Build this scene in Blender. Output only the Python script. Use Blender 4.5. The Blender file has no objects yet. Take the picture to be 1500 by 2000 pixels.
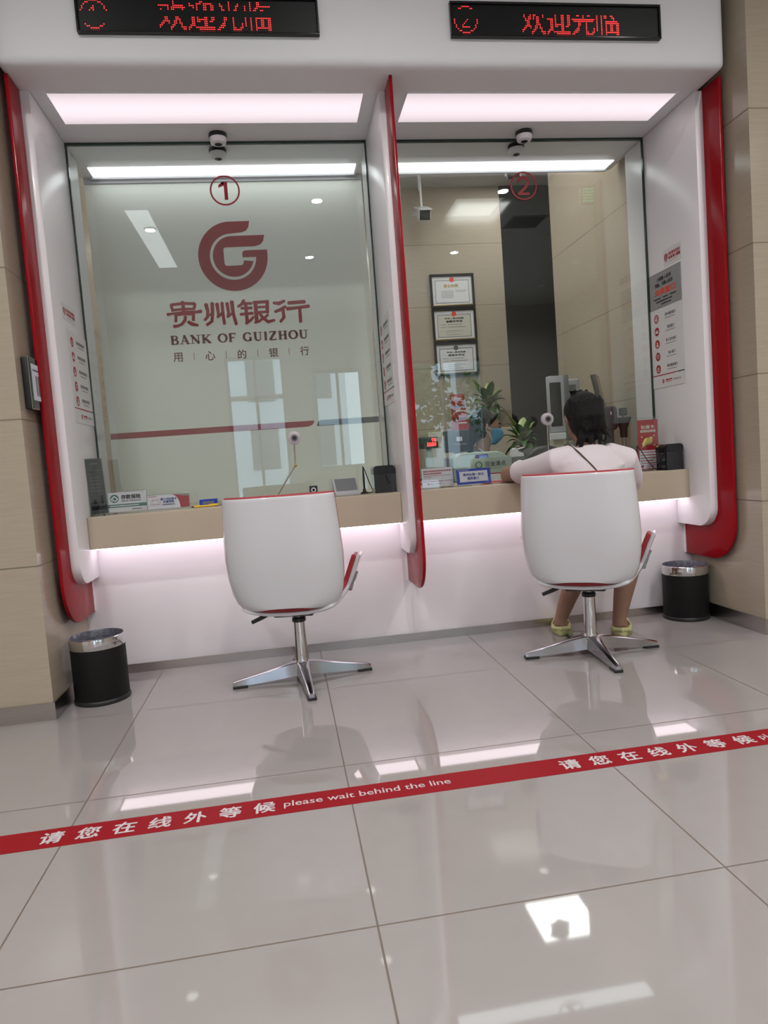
import bpy, bmesh, math, random
from mathutils import Vector, Matrix, Euler
random.seed(7)
SC = bpy.context.scene
COL = SC.collection
PI = math.pi

# ------------------------------------------------------------------ camera, world, exposure
cam_d = bpy.data.cameras.new('camera')
cam_d.lens = 24.44; cam_d.sensor_width = 36.0; cam_d.sensor_fit = 'AUTO'
cam_d.clip_start = 0.05; cam_d.clip_end = 200
cam = bpy.data.objects.new('camera', cam_d); COL.objects.link(cam)
def cam_matrix(pos, yaw, pit, rol):
    cy, sy, cp, sp, cr, sr = math.cos(yaw), math.sin(yaw), math.cos(pit), math.sin(pit), math.cos(rol), math.sin(rol)
    f = Vector((sy*cp, cy*cp, sp)); r = Vector((cy, -sy, 0)); u = r.cross(f)
    X = cr*r + sr*u; Y = -sr*r + cr*u
    m = Matrix((X, Y, -f)).transposed().to_4x4(); m.translation = pos
    return m
cam.matrix_world = cam_matrix(Vector((-0.1184, -2.1987, 0.9781)), 0.1403, -0.0739, -0.0746)
SC.camera = cam
SC.view_settings.view_transform = 'Standard'; SC.view_settings.look = 'None'
SC.view_settings.gamma = 1; SC.view_settings.use_curve_mapping = False
SC.view_settings.exposure = 0.16
SC.cycles.max_bounces = 9; SC.cycles.diffuse_bounces = 4; SC.cycles.glossy_bounces = 5
SC.cycles.transparent_max_bounces = 16; SC.cycles.transmission_bounces = 6
SC.cycles.caustics_reflective = False; SC.cycles.caustics_refractive = False
SC.cycles.use_denoising = True; SC.cycles.sample_clamp_indirect = 8.0
W = bpy.data.worlds.new('daylight'); SC.world = W; W.use_nodes = True
W.node_tree.nodes['Background'].inputs[0].default_value = (0.80, 0.90, 1.0, 1)
W.node_tree.nodes['Background'].inputs[1].default_value = 3.5
SOFFIT_E, INNER_E, UNDER_E, DOWN_W, CEIL_E, ROOM_W = 0.88, 2.6, 3.3, 15.0, 2.4, 16.0

# ------------------------------------------------------------------ main sizes of the place (metres)
XL, XM0, XM1, XR = -1.063, 0.469, 0.538, 2.056      # inner faces of the white side panels
PL, PR, PY = -1.145, 2.133, 0.826                    # stone pillars: side faces and front
WY, GY, SZ, CZ = 1.428, 1.62, 2.69, 3.62             # low wall, glass, soffit, ceiling
BY, RY, LX, RX = 4.7, -7.0, -4.0, 5.2                # teller back wall, lobby rear wall, lobby sides
CT, CB = 0.81, 0.655                                 # counter top / underside

# ------------------------------------------------------------------ materials
def mat(name, col, rough=0.5, metal=0.0, coat=0.0, spec=0.5, bump=0.0, bscale=60, var=0.0, vscale=8, stretch=None, emit=0, sheen=0, trans=0):
    m = bpy.data.materials.new(name); m.use_nodes = True
    nt = m.node_tree; b = nt.nodes['Principled BSDF']
    b.inputs['Base Color'].default_value = (*col, 1); b.inputs['Roughness'].default_value = rough
    b.inputs['Metallic'].default_value = metal; b.inputs['Coat Weight'].default_value = coat
    b.inputs['Coat Roughness'].default_value = 0.04; b.inputs['Specular IOR Level'].default_value = spec
    b.inputs['Sheen Weight'].default_value = sheen
    if trans: b.inputs['Transmission Weight'].default_value = trans
    if emit:
        b.inputs['Emission Color'].default_value = (*col, 1); b.inputs['Emission Strength'].default_value = emit
    tc = nt.nodes.new('ShaderNodeTexCoord'); mp = nt.nodes.new('ShaderNodeMapping')
    nt.links.new(tc.outputs['Object'], mp.inputs[0])
    if stretch: mp.inputs['Scale'].default_value = stretch
    no = nt.nodes.new('ShaderNodeTexNoise'); no.inputs['Scale'].default_value = vscale; no.inputs['Detail'].default_value = 4
    nt.links.new(mp.outputs[0], no.inputs['Vector'])
    mx = nt.nodes.new('ShaderNodeMix'); mx.data_type = 'RGBA'
    v = max(var, 0.015)
    mx.inputs['A'].default_value = (*[c*(1-v) for c in col], 1); mx.inputs['B'].default_value = (*[min(1, c*(1+v)) for c in col], 1)
    nt.links.new(no.outputs['Fac'], mx.inputs['Factor']); nt.links.new(mx.outputs['Result'], b.inputs['Base Color'])
    if bump:
        n2 = nt.nodes.new('ShaderNodeTexNoise'); n2.inputs['Scale'].default_value = bscale
        nt.links.new(mp.outputs[0], n2.inputs['Vector'])
        bp = nt.nodes.new('ShaderNodeBump'); bp.inputs['Strength'].default_value = bump; bp.inputs['Distance'].default_value = 0.01
        nt.links.new(n2.outputs['Fac'], bp.inputs['Height']); nt.links.new(bp.outputs[0], b.inputs['Normal'])
    return m

def math_node(nt, op, a, b=None):
    n = nt.nodes.new('ShaderNodeMath'); n.operation = op
    for i, v in enumerate((a, b)):
        if v is None: continue
        if isinstance(v, (int, float)): n.inputs[i].default_value = v
        else: nt.links.new(v, n.inputs[i])
    return n.outputs[0]

def seam(nt, coord, period, origin, half):
    """1 inside a joint line, 0 elsewhere"""
    t = math_node(nt, 'DIVIDE', math_node(nt, 'SUBTRACT', coord, origin), period)
    f = math_node(nt, 'FRACT', math_node(nt, 'ADD', t, 0.5))
    d = math_node(nt, 'ABSOLUTE', math_node(nt, 'SUBTRACT', f, 0.5))
    return math_node(nt, 'LESS_THAN', d, half/period)

def jointed(name, col, jcol, rough, joints, var, vscale, stretch, coat=0.0):
    """stone or tile with joint lines; joints: list of (axis, period, origin, half width)"""
    m = mat(name, col, rough, var=var, vscale=vscale, stretch=stretch, coat=coat)
    nt = m.node_tree; b = nt.nodes['Principled BSDF']
    src = b.inputs['Base Color'].links[0].from_socket
    g = nt.nodes.new('ShaderNodeNewGeometry'); sp = nt.nodes.new('ShaderNodeSeparateXYZ')
    nt.links.new(g.outputs['Position'], sp.inputs[0])
    tot = None
    for ax, per, org, half in joints:
        s = seam(nt, sp.outputs[ax], per, org, half)
        tot = s if tot is None else math_node(nt, 'MAXIMUM', tot, s)
    mx = nt.nodes.new('ShaderNodeMix'); mx.data_type = 'RGBA'
    nt.links.new(tot, mx.inputs['Factor']); nt.links.new(src, mx.inputs['A']); mx.inputs['B'].default_value = (*jcol, 1)
    nt.links.new(mx.outputs['Result'], b.inputs['Base Color'])
    b.inputs['IOR'].default_value = 1.5 if name == 'beige_stone' else 1.72
    rr = math_node(nt, 'ADD', math_node(nt, 'MULTIPLY', tot, 0.5), rough); nt.links.new(rr, b.inputs['Roughness'])
    return m

def glass_mat(name, tint, refl=1.0):
    m = bpy.data.materials.new(name); m.use_nodes = True; nt = m.node_tree
    nt.nodes.remove(nt.nodes['Principled BSDF']); out = nt.nodes['Material Output']
    tr = nt.nodes.new('ShaderNodeBsdfTransparent'); tr.inputs[0].default_value = (*tint, 1)
    gl = nt.nodes.new('ShaderNodeBsdfGlossy'); gl.inputs['Roughness'].default_value = 0.0
    gl.inputs[0].default_value = (0.95, 1.0, 0.98, 1)
    g = nt.nodes.new('ShaderNodeNewGeometry'); d = nt.nodes.new('ShaderNodeVectorMath'); d.operation = 'DOT_PRODUCT'
    nt.links.new(g.outputs['Normal'], d.inputs[0]); nt.links.new(g.outputs['Incoming'], d.inputs[1])
    c = math_node(nt, 'ABSOLUTE', d.outputs['Value'])
    f = math_node(nt, 'POWER', math_node(nt, 'SUBTRACT', 1.0, c), 5.0)
    f = math_node(nt, 'MULTIPLY', math_node(nt, 'ADD', math_node(nt, 'MULTIPLY', f, 0.95), 0.045), refl)
    mx = nt.nodes.new('ShaderNodeMixShader'); nt.links.new(f, mx.inputs[0]); nt.links.new(tr.outputs[0], mx.inputs[1]); nt.links.new(gl.outputs[0], mx.inputs[2])
    nt.links.new(mx.outputs[0], out.inputs[0])
    return m

def lamp_mat(name, col, strength, axis=None, c0=0, half=1, edge=0.6):
    """glowing diffuser; the tube behind it makes the middle brighter"""
    m = mat(name, (0.25, 0.25, 0.25), 0.5, spec=0.2); nt = m.node_tree; b = nt.nodes['Principled BSDF']
    b.inputs['Emission Color'].default_value = (*col, 1); b.inputs['Emission Strength'].default_value = strength
    if axis is not None:
        tc = nt.nodes.new('ShaderNodeTexCoord'); sp = nt.nodes.new('ShaderNodeSeparateXYZ'); nt.links.new(tc.outputs['Object'], sp.inputs[0])
        d = math_node(nt, 'DIVIDE', math_node(nt, 'SUBTRACT', sp.outputs[axis], c0), half)
        d2 = math_node(nt, 'MULTIPLY', d, d)
        k = math_node(nt, 'ADD', math_node(nt, 'MULTIPLY', math_node(nt, 'SUBTRACT', 1.0, d2), 1-edge), edge)
        nt.links.new(math_node(nt, 'MULTIPLY', k, strength), b.inputs['Emission Strength'])
    return m

M = {}
M['white'] = mat('white_lacquer', (0.81, 0.79, 0.815), 0.30, coat=0.08, var=0.02, vscale=3)
M['fascia'] = mat('white_panel', (0.82, 0.82, 0.845), 0.5, coat=0.0, var=0.02, vscale=2)
M['low'] = mat('white_front', (0.78, 0.74, 0.77), 0.30, coat=0.15, var=0.02, vscale=2)
M['red'] = mat('red_lacquer', (0.30, 0.005, 0.011), 0.18, coat=0.0, spec=0.14, var=0.03)
M['ceil'] = mat('ceiling_paint', (0.62, 0.62, 0.61), 0.8, var=0.03)
M['room'] = mat('lobby_paint', (0.50, 0.48, 0.45), 0.6, var=0.03)
M['dark'] = mat('passage_gloom', (0.012, 0.013, 0.013), 0.10, var=0.05)  # passage walls: the darkness of the passage is put into their colour
JZ = (2, 0.604, 0.046, 0.003)
M['stone'] = jointed('beige_stone', (0.40, 0.338, 0.262), (0.18, 0.15, 0.10), 0.16, [JZ], 0.10, 5, (1.5, 1.5, 22))
M['floor'] = jointed('polished_tile', (0.300, 0.276, 0.269), (0.13, 0.10, 0.08), 0.035, [(0, 0.8, 0.0, 0.0023), (1, 0.8, 0.0, 0.0023)], 0.03, 14, None)
M['counter'] = mat('beige_laminate', (0.49, 0.41, 0.31), 0.38, var=0.04, vscale=6)
M['steel'] = mat('brushed_steel', (0.55, 0.51, 0.49), 0.26, metal=1, var=0.10, vscale=4, stretch=(1, 1, 40))
M['chrome'] = mat('chrome', (0.75, 0.75, 0.76), 0.05, metal=1)
M['alu'] = mat('polished_aluminium', (0.55, 0.55, 0.58), 0.14, metal=1)
M['gold'] = mat('gold_trim', (0.75, 0.55, 0.18), 0.25, metal=1)
M['wshell'] = mat('white_gloss_shell', (0.64, 0.635, 0.665), 0.10, coat=0.6)
M['rfab'] = mat('red_cushion', (0.36, 0.020, 0.030), 0.6, bump=0.1, bscale=400, sheen=0.2)
M['black'] = mat('black_plastic', (0.014, 0.014, 0.015), 0.38)
M['gloss'] = mat('black_gloss', (0.008, 0.009, 0.010), 0.12)
M['screenk'] = mat('unlit_matrix', (0.006, 0.008, 0.008), 0.45, spec=0.25)
M['binb'] = mat('matt_black_metal', (0.008, 0.008, 0.008), 0.55, spec=0.25, bump=0.05, bscale=500)
M['bag'] = mat('thin_grey_bag', (0.10, 0.10, 0.13), 0.22, bump=0.6, bscale=40)
M['glass'] = glass_mat('clear_pane', (0.955, 0.98, 0.968), 1.35)
M['winglass'] = glass_mat('window_pane', (0.92, 0.96, 0.97), 1.0)
M['acryl'] = glass_mat('clear_acrylic', (0.93, 0.94, 0.95), 1.2)
M['smoke'] = glass_mat('smoked_acrylic', (0.42, 0.42, 0.46), 1.2)
M['gedge'] = mat('green_glass_edge', (0.022, 0.045, 0.036), 0.15)
M['blind'] = mat('pale_screen', (0.76, 0.77, 0.71), 0.7, var=0.015, vscale=3)
M['dred'] = mat('red_vinyl', (0.30, 0.020, 0.028), 0.35)
M['decal'] = mat('red_decal', (0.36, 0.012, 0.02), 0.3)
M['brown'] = mat('dark_red_vinyl', (0.14, 0.030, 0.022), 0.4)
M['grey'] = mat('dark_grey_vinyl', (0.10, 0.105, 0.10), 0.4)
M['led'] = mat('led_red', (1.0, 0.025, 0.025), 0.4, emit=3.2)
M['paper'] = mat('white_card', (0.72, 0.71, 0.72), 0.35)
M['ink'] = mat('black_ink', (0.020, 0.020, 0.022), 0.5)
M['inkg'] = mat('grey_ink', (0.22, 0.21, 0.21), 0.5)
M['tape'] = mat('red_floor_vinyl', (0.25, 0.008, 0.013), 0.5, spec=0.1)
M['tapetext'] = mat('pale_floor_print', (0.52, 0.47, 0.485), 0.5)
M['inkr'] = mat('red_ink', (0.38, 0.010, 0.016), 0.5)
M['inko'] = mat('orange_red_ink', (0.80, 0.07, 0.03), 0.5)
M['inkgn'] = mat('green_ink', (0.02, 0.14, 0.11), 0.5)
M['inkb'] = mat('blue_ink', (0.025, 0.045, 0.24), 0.5)
M['blue'] = mat('blue_card', (0.012, 0.045, 0.42), 0.3)
M['silver'] = mat('silver_plate', (0.40, 0.41, 0.45), 0.3, metal=0.6, var=0.12, vscale=3)
M['slate'] = mat('slate_card', (0.10, 0.115, 0.11), 0.4)
M['sage'] = mat('pale_sage_plastic', (0.40, 0.48, 0.42), 0.4)
M['sagec'] = mat('sage_card', (0.36, 0.44, 0.36), 0.5)
M['yellow'] = mat('yellow_plastic', (0.75, 0.50, 0.02), 0.4)
M['cream'] = mat('cream_plastic', (0.62, 0.58, 0.46), 0.5)
M['lgrey'] = mat('light_grey_plastic', (0.42, 0.42, 0.44), 0.4)
M['mgrey'] = mat('mid_grey_plastic', (0.16, 0.165, 0.17), 0.4)
M['desk'] = mat('dark_desk', (0.05, 0.055, 0.05), 0.3)
M['skin'] = mat('skin', (0.30, 0.165, 0.11), 0.5, var=0.06, vscale=20)
M['skin2'] = mat('skin_light', (0.40, 0.25, 0.175), 0.5, var=0.05, vscale=20)
M['hair'] = mat('black_hair', (0.006, 0.0055, 0.0055), 0.5, spec=0.25, bump=0.8, bscale=60, stretch=(6, 6, 0.8))
M['shirt'] = mat('pale_pink_cotton', (0.66, 0.59, 0.62), 0.85, bump=0.45, bscale=8, sheen=0.3)
M['shorts'] = mat('dark_shorts', (0.03, 0.03, 0.035), 0.9)
M['uniform'] = mat('pale_blue_cotton', (0.50, 0.56, 0.62), 0.8, bump=0.1, bscale=14)
M['mask'] = mat('blue_mask', (0.13, 0.36, 0.58), 0.8, bump=0.1, bscale=30)
M['strap'] = mat('olive_strap', (0.13, 0.115, 0.075), 0.7)
M['slip'] = mat('pale_green_foam', (0.50, 0.50, 0.24), 0.6)
M['leaf'] = mat('leaf_green', (0.035, 0.12, 0.025), 0.35, var=0.35, vscale=25)
M['leaf2'] = mat('leaf_yellow_green', (0.24, 0.32, 0.07), 0.35, var=0.3, vscale=25)
M['bark'] = mat('bark', (0.08, 0.06, 0.04), 0.9, bump=0.5)
M['concrete'] = mat('pale_facade', (0.72, 0.74, 0.78), 0.8, var=0.1)
M['lampw'] = lamp_mat('downlight_glow', (1, 0.97, 0.92), 90)
M['lampc'] = lamp_mat('ceiling_panel_glow', (0.95, 0.98, 1.0), CEIL_E)
M['lampd'] = lamp_mat('dim_ceiling_panel_glow', (1.0, 0.97, 0.92), 1.1)
M['soff'] = lamp_mat('soffit_panel_glow', (1.0, 0.86, 0.92), SOFFIT_E, 1, 0.0, 0.14, 0.66)
M['inner'] = lamp_mat('inner_panel_glow', (0.94, 0.98, 1.0), INNER_E)
M['under'] = lamp_mat('under_counter_glow', (1.0, 0.86, 0.93), UNDER_E)

# ------------------------------------------------------------------ mesh helpers
class MB:
    def __init__(s): s.bm = bmesh.new()
    def _merge(s, b):
        me = bpy.data.meshes.new('tmp'); b.to_mesh(me); b.free(); s.bm.from_mesh(me); bpy.data.meshes.remove(me)
    def raw(s, vs, fs):
        v = [s.bm.verts.new(p) for p in vs]
        for f in fs:
            try: s.bm.faces.new([v[i] for i in f])
            except ValueError: pass
        return s
    def _bev(s, b, w, seg, ang=0.5):
        b.normal_update()
        es = [e for e in b.edges if len(e.link_faces) == 2 and e.calc_face_angle(0) > ang]
        bmesh.ops.bevel(b, geom=es, offset=w, segments=seg, profile=0.5, affect='EDGES', clamp_overlap=True)
    def box(s, x0, x1, y0, y1, z0, z1, bev=0, seg=2, mtx=None):
        b = bmesh.new(); bmesh.ops.create_cube(b, size=1)
        for v in b.verts: v.co = Vector(((x0+x1)/2+v.co.x*(x1-x0), (y0+y1)/2+v.co.y*(y1-y0), (z0+z1)/2+v.co.z*(z1-z0)))
        if bev: s._bev(b, bev, seg)
        if mtx: b.transform(mtx)
        s._merge(b); return s
    def prism(s, poly, ax, a0, a1, bev=0, seg=2, mtx=None):
        f = {'x': lambda p, a: (a, p[0], p[1]), 'y': lambda p, a: (p[0], a, p[1]), 'z': lambda p, a: (p[0], p[1], a)}[ax]
        b = bmesh.new(); n = len(poly)
        A = [b.verts.new(f(p, a0)) for p in poly]; B = [b.verts.new(f(p, a1)) for p in poly]
        b.faces.new(A); b.faces.new(B[::-1])
        for i in range(n): b.faces.new((A[i], B[i], B[(i+1) % n], A[(i+1) % n]))
        bmesh.ops.recalc_face_normals(b, faces=b.faces)
        if bev: s._bev(b, bev, seg, 0.9)
        bmesh.ops.triangulate(b, faces=[q for q in b.faces if len(q.verts) > 4])
        if mtx: b.transform(mtx)
        s._merge(b); return s
    def flat(s, poly, y=0.0):
        """flat cut-out in the XZ plane facing -Y"""
        b = bmesh.new(); f = b.faces.new([b.verts.new((p[0], y, p[1])) for p in poly]); b.normal_update()
        if f.normal.y > 0: f.normal_flip()
        bmesh.ops.triangulate(b, faces=[f], ngon_method='EAR_CLIP'); s._merge(b); return s
    def loft(s, rings, cap=True, closed=True):
        n = len(rings[0]); vs = [s.bm.verts.new(p) for r in rings for p in r]
        for i in range(len(rings)-1):
            for j in range(n if closed else n-1):
                k = (j+1) % n
                s.bm.faces.new((vs[i*n+j], vs[i*n+k], vs[(i+1)*n+k], vs[(i+1)*n+j]))
        if cap:
            s.bm.faces.new(vs[:n][::-1]); s.bm.faces.new(vs[-n:])
        return s
    def tube(s, pts, r, n=10, cap=True):
        P = [Vector(p) for p in pts]; R = r if isinstance(r, (list, tuple)) else [r]*len(P)
        rings = []; up = None
        for i, p in enumerate(P):
            d = (P[min(i+1, len(P)-1)] - P[max(i-1, 0)]).normalized()
            if up is None: up = Vector((0, 0, 1)) if abs(d.z) < 0.9 else Vector((0, 1, 0))
            a = d.cross(up).normalized(); up = a.cross(d).normalized()
            rr = R[i]; rx, ry = rr if isinstance(rr, (list, tuple)) else (rr, rr)
            rings.append([p + a*(math.cos(2*PI*j/n)*rx) + up*(math.sin(2*PI*j/n)*ry) for j in range(n)])
        return s.loft(rings, cap)
    def lathe(s, prof, c=(0, 0, 0), n=40, sx=1, sy=1):
        rings = [[Vector((c[0]+r*sx*math.cos(2*PI*j/n), c[1]+r*sy*math.sin(2*PI*j/n), c[2]+z)) for j in range(n)] for r, z in prof]
        return s.loft(rings, True)
    def ell(s, c, r, mtx=None, u=20, v=14):
        b = bmesh.new(); bmesh.ops.create_uvsphere(b, u_segments=u, v_segments=v, radius=1)
        for q in b.verts: q.co = Vector((q.co.x*r[0], q.co.y*r[1], q.co.z*r[2]))
        if mtx: b.transform(mtx)
        for q in b.verts: q.co += Vector(c)
        s._merge(b); return s
    def grid(s, f, nu, nv):
        vs = [s.bm.verts.new(f(i/nu, j/nv)) for j in range(nv+1) for i in range(nu+1)]
        for j in range(nv):
            for i in range(nu):
                a = j*(nu+1)+i; s.bm.faces.new((vs[a], vs[a+1], vs[a+nu+2], vs[a+nu+1]))
        return s
    def stroke(s, pts, w, y=0.0):
        """flat brush stroke in the XZ plane; w one width or one per point"""
        P = [Vector((p[0], p[1])) for p in pts]; Wd = w if isinstance(w, (list, tuple)) else [w]*len(P)
        L, Rr = [], []
        for i, p in enumerate(P):
            d = (P[min(i+1, len(P)-1)] - P[max(i-1, 0)]).normalized(); nrm = Vector((-d.y, d.x))*Wd[i]/2
            L.append(p+nrm); Rr.append(p-nrm)
        e0 = (P[0]-P[1]).normalized()*Wd[0]*0.3; e1 = (P[-1]-P[-2]).normalized()*Wd[-1]*0.3
        poly = L + [P[-1]+e1] + Rr[::-1] + [P[0]+e0]
        n = len(L)
        for i in range(n-1):
            s._q([L[i], L[i+1], Rr[i+1], Rr[i]], y)
        s._q([L[-1], P[-1]+e1, Rr[-1]], y); s._q([Rr[0], P[0]+e0, L[0]], y)
        return s
    def _q(s, ps, y):
        a = sum(ps[i].x*ps[(i+1) % len(ps)].y - ps[(i+1) % len(ps)].x*ps[i].y for i in range(len(ps)))
        if a < 0: ps = ps[::-1]
        s.bm.faces.new([s.bm.verts.new((p.x, y, p.y)) for p in ps])
    def rects(s, rs, y=0.0):
        """flat rectangles (x0, x1, z0, z1)"""
        for x0, x1, z0, z1 in rs: s._q([Vector((x0, z0)), Vector((x1, z0)), Vector((x1, z1)), Vector((x0, z1))], y)
        return s
    def disc(s, c, r, y=0.0, n=32, r0=0):
        if r0:
            for i in range(n):
                a, b = 2*PI*i/n, 2*PI*(i+1)/n
                s._q([Vector((c[0]+q*math.cos(t), c[1]+q*math.sin(t))) for q, t in ((r0, a), (r, a), (r, b), (r0, b))], y)
        else: s._q([Vector((c[0]+r*math.cos(2*PI*i/n), c[1]+r*math.sin(2*PI*i/n))) for i in range(n)], y)
        return s

def link(o, parent=None):
    COL.objects.link(o)
    if parent is not None: o.parent = parent
    return o
def obj(name, mb, m, parent=None, smooth=False, loc=(0, 0, 0), rot=(0, 0, 0), label=None, weld=False):
    if weld: bmesh.ops.remove_doubles(mb.bm, verts=mb.bm.verts, dist=1e-5)
    me = bpy.data.meshes.new(name); mb.bm.normal_update(); mb.bm.to_mesh(me); mb.bm.free()
    me.materials.append(M[m] if isinstance(m, str) else m)
    if smooth:
        for p in me.polygons: p.use_smooth = True
        try: me.set_sharp_from_angle(angle=smooth if isinstance(smooth, float) else 0.7)
        except Exception: pass
    o = link(bpy.data.objects.new(name, me), parent); o.location = loc; o.rotation_euler = rot
    if label: o['label'] = label
    return o
def bake(o, mods):
    """apply modifiers and keep the result as a plain mesh"""
    for kind, kw in mods:
        md = o.modifiers.new(kind, kind)
        for k, v in kw.items(): setattr(md, k, v)
    me = bpy.data.meshes.new_from_object(o.evaluated_get(bpy.context.evaluated_depsgraph_get()))
    o.modifiers.clear(); o.data = me
    for p in me.polygons: p.use_smooth = True
    return o
def organic(name, mb, m, parent, voxel=0.008, smooth=6, loc=(0, 0, 0), rot=(0, 0, 0), label=None):
    o = obj(name, mb, m, parent, True, loc, rot, label)
    return bake(o, [('REMESH', dict(mode='VOXEL', voxel_size=voxel)), ('SMOOTH', dict(factor=0.5, iterations=smooth))])
def thing(name, label, cat, loc=(0, 0, 0), rz=0.0, group=None):
    o = bpy.data.objects.new(name, None); o.empty_display_size = 0.1; link(o)
    o.location = loc; o.rotation_euler = (0, 0, rz); tag(o, label, cat, group)
    return o
def tag(o, label, cat, group=None):
    o['label'] = label; o['category'] = cat
    if group: o['group'] = group
    return o
def struct(name, mb, m, parent=None, smooth=False):
    o = obj(name, mb, m, parent, smooth)
    if parent is None: o['kind'] = 'structure'
    return o
def dup(root, loc, rz, label, group=None):
    r = root.copy(); COL.objects.link(r); r.location = loc; r.rotation_euler = (0, 0, rz); r['label'] = label
    if group: r['group'] = group
    for ch in list(root.children):
        c = ch.copy(); COL.objects.link(c); c.parent = r
        for g in list(ch.children):
            d = g.copy(); COL.objects.link(d); d.parent = c
    return r
_tc = {}
def glyphs(body):
    if body not in _tc:
        cu = bpy.data.curves.new('t', 'FONT'); cu.body = body; cu.size = 1.0; cu.resolution_u = 3
        o = bpy.data.objects.new('t', cu); COL.objects.link(o)
        me = bpy.data.meshes.new_from_object(o.evaluated_get(bpy.context.evaluated_depsgraph_get()))
        bpy.data.objects.remove(o); bpy.data.curves.remove(cu)
        vs = [v.co.copy() for v in me.vertices]; fs = [tuple(p.vertices) for p in me.polygons]
        bpy.data.meshes.remove(me)
        x0, x1 = min(v.x for v in vs), max(v.x for v in vs); y0, y1 = min(v.y for v in vs), max(v.y for v in vs)
        _tc[body] = ([(v.x-x0, v.y-y0) for v in vs], fs, x1-x0, y1-y0)
    return _tc[body]
def put_text(mb, body, cx, cz, h=None, w=None, y=0.0, bold=0.0, align='c', floor=False):
    """lettering in the XZ plane facing -Y, centred at (cx, cz); floor=True lays it in XY"""
    vs, fs, tw, th = glyphs(body)
    sx = w/tw if w else h/th; sz = h/th if h else sx
    ox = cx - (tw*sx/2 if align == 'c' else 0); oz = cz - th*sz/2
    shifts = [(0, 0)] if not bold else [(0, 0)]+[(bold*math.cos(a*PI/4), bold*math.sin(a*PI/4)) for a in range(8)]
    for i, (dx, dz) in enumerate(shifts):
        if floor: mb.raw([(ox+x*sx+dx, oz+z*sz+dz, y+i*3e-5) for x, z in vs], fs)
        else: mb.raw([(ox+x*sx+dx, y-i*2e-5, oz+z*sz+dz) for x, z in vs], fs)
    return mb
def arc(cx, cz, r, a0, a1, n=12):
    return [(cx+r*math.cos(math.radians(a0+(a1-a0)*i/n)), cz+r*math.sin(math.radians(a0+(a1-a0)*i/n))) for i in range(n+1)]
def greek(rows, x0, z0, dz, h, seed=1, gap=0.25):
    """unreadably small print: short strokes along a line"""
    rnd = random.Random(seed); out = []
    for i, w in enumerate(rows):
        x = x0
        while x < x0+w:
            d = min(h*rnd.uniform(0.6, 1.1), x0+w-x); out.append((x, x+d, z0-i*dz-h/2, z0-i*dz+h/2)); x += d+h*gap
    return out
def emblem(mb, cx, cz, R, y=0.0, which=(1, 1)):
    """the red double-C seal: an outer hook round an inner hook"""
    k = R/258.0
    T = lambda ps: [(cx+(x-578)*k, cz-(yy-732)*k) for x, yy in ps]
    A = lambda c, r, a0, a1, n: [(c[0]+r*math.cos(math.radians(a0+(a1-a0)*i/n)), c[1]-r*math.sin(math.radians(a0+(a1-a0)*i/n))) for i in range(n+1)]
    if which[0]:
        o = A((578, 732), 258, 97, 360, 40) + [(836, 690), (672, 690), (655, 697), (648, 712), (648, 742), (752, 742)]
        o += A((578, 735), 172, 357, 97, 30)[:] + [(655, 557), (690, 545), (710, 520), (720, 474)]
        mb.flat(T(o), y)
    if which[1]:
        i = A((580, 733), 152, 95, 345, 30) + [(655, 765), (652, 785), (640, 800), (528, 802), (514, 795), (510, 780), (510, 680), (516, 668), (530, 664), (745, 662), (790, 650), (812, 625), (824, 580)]
        mb.flat(T(i), y)
    return mb

def area_light(name, loc, rot, size, size_y, power, col=(1, 1, 1), shape='RECTANGLE', parent=None, spread=None):
    l = bpy.data.lights.new(name, 'AREA'); l.shape = shape; l.size = size
    if shape in ('RECTANGLE', 'ELLIPSE'): l.size_y = size_y
    l.energy = power; l.color = col
    if spread: l.spread = spread
    o = link(bpy.data.objects.new(name, l), parent); o.location = loc; o.rotation_euler = rot
    return o

# ================================================================== LARGE STRUCTURE
struct('floor', MB().box(LX-.2, RX+.2, RY-.2, BY+.8, -0.1, 0), 'floor')
struct('ceiling', MB().box(LX-.2, RX+.2, RY-.2, BY+.8, CZ, CZ+0.1), 'ceil')
struct('wall_left', MB().box(LX-.2, PL, PY, BY+.8, 0, CZ), 'stone')
struct('wall_right', MB().box(PR, RX+.2, PY, 3.17, 0, CZ), 'stone')
struct('wall_back', MB().box(PL, 2.25, BY, BY+0.8, 0, CZ), 'stone')
struct('wall_passage', MB().box(2.25, RX+.2, BY-0.005, BY+0.8, 0, CZ), 'dark')
struct('wall_passage_end', MB().box(3.6, 3.7, 3.17, BY, 0, CZ), 'dark')
struct('wall_lobby_left', MB().box(LX-.2, LX, RY-.2, PY, 0, CZ), 'room')
struct('wall_lobby_right', MB().box(RX, RX+.2, RY-.2, PY, 0, CZ), 'stone')
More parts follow.
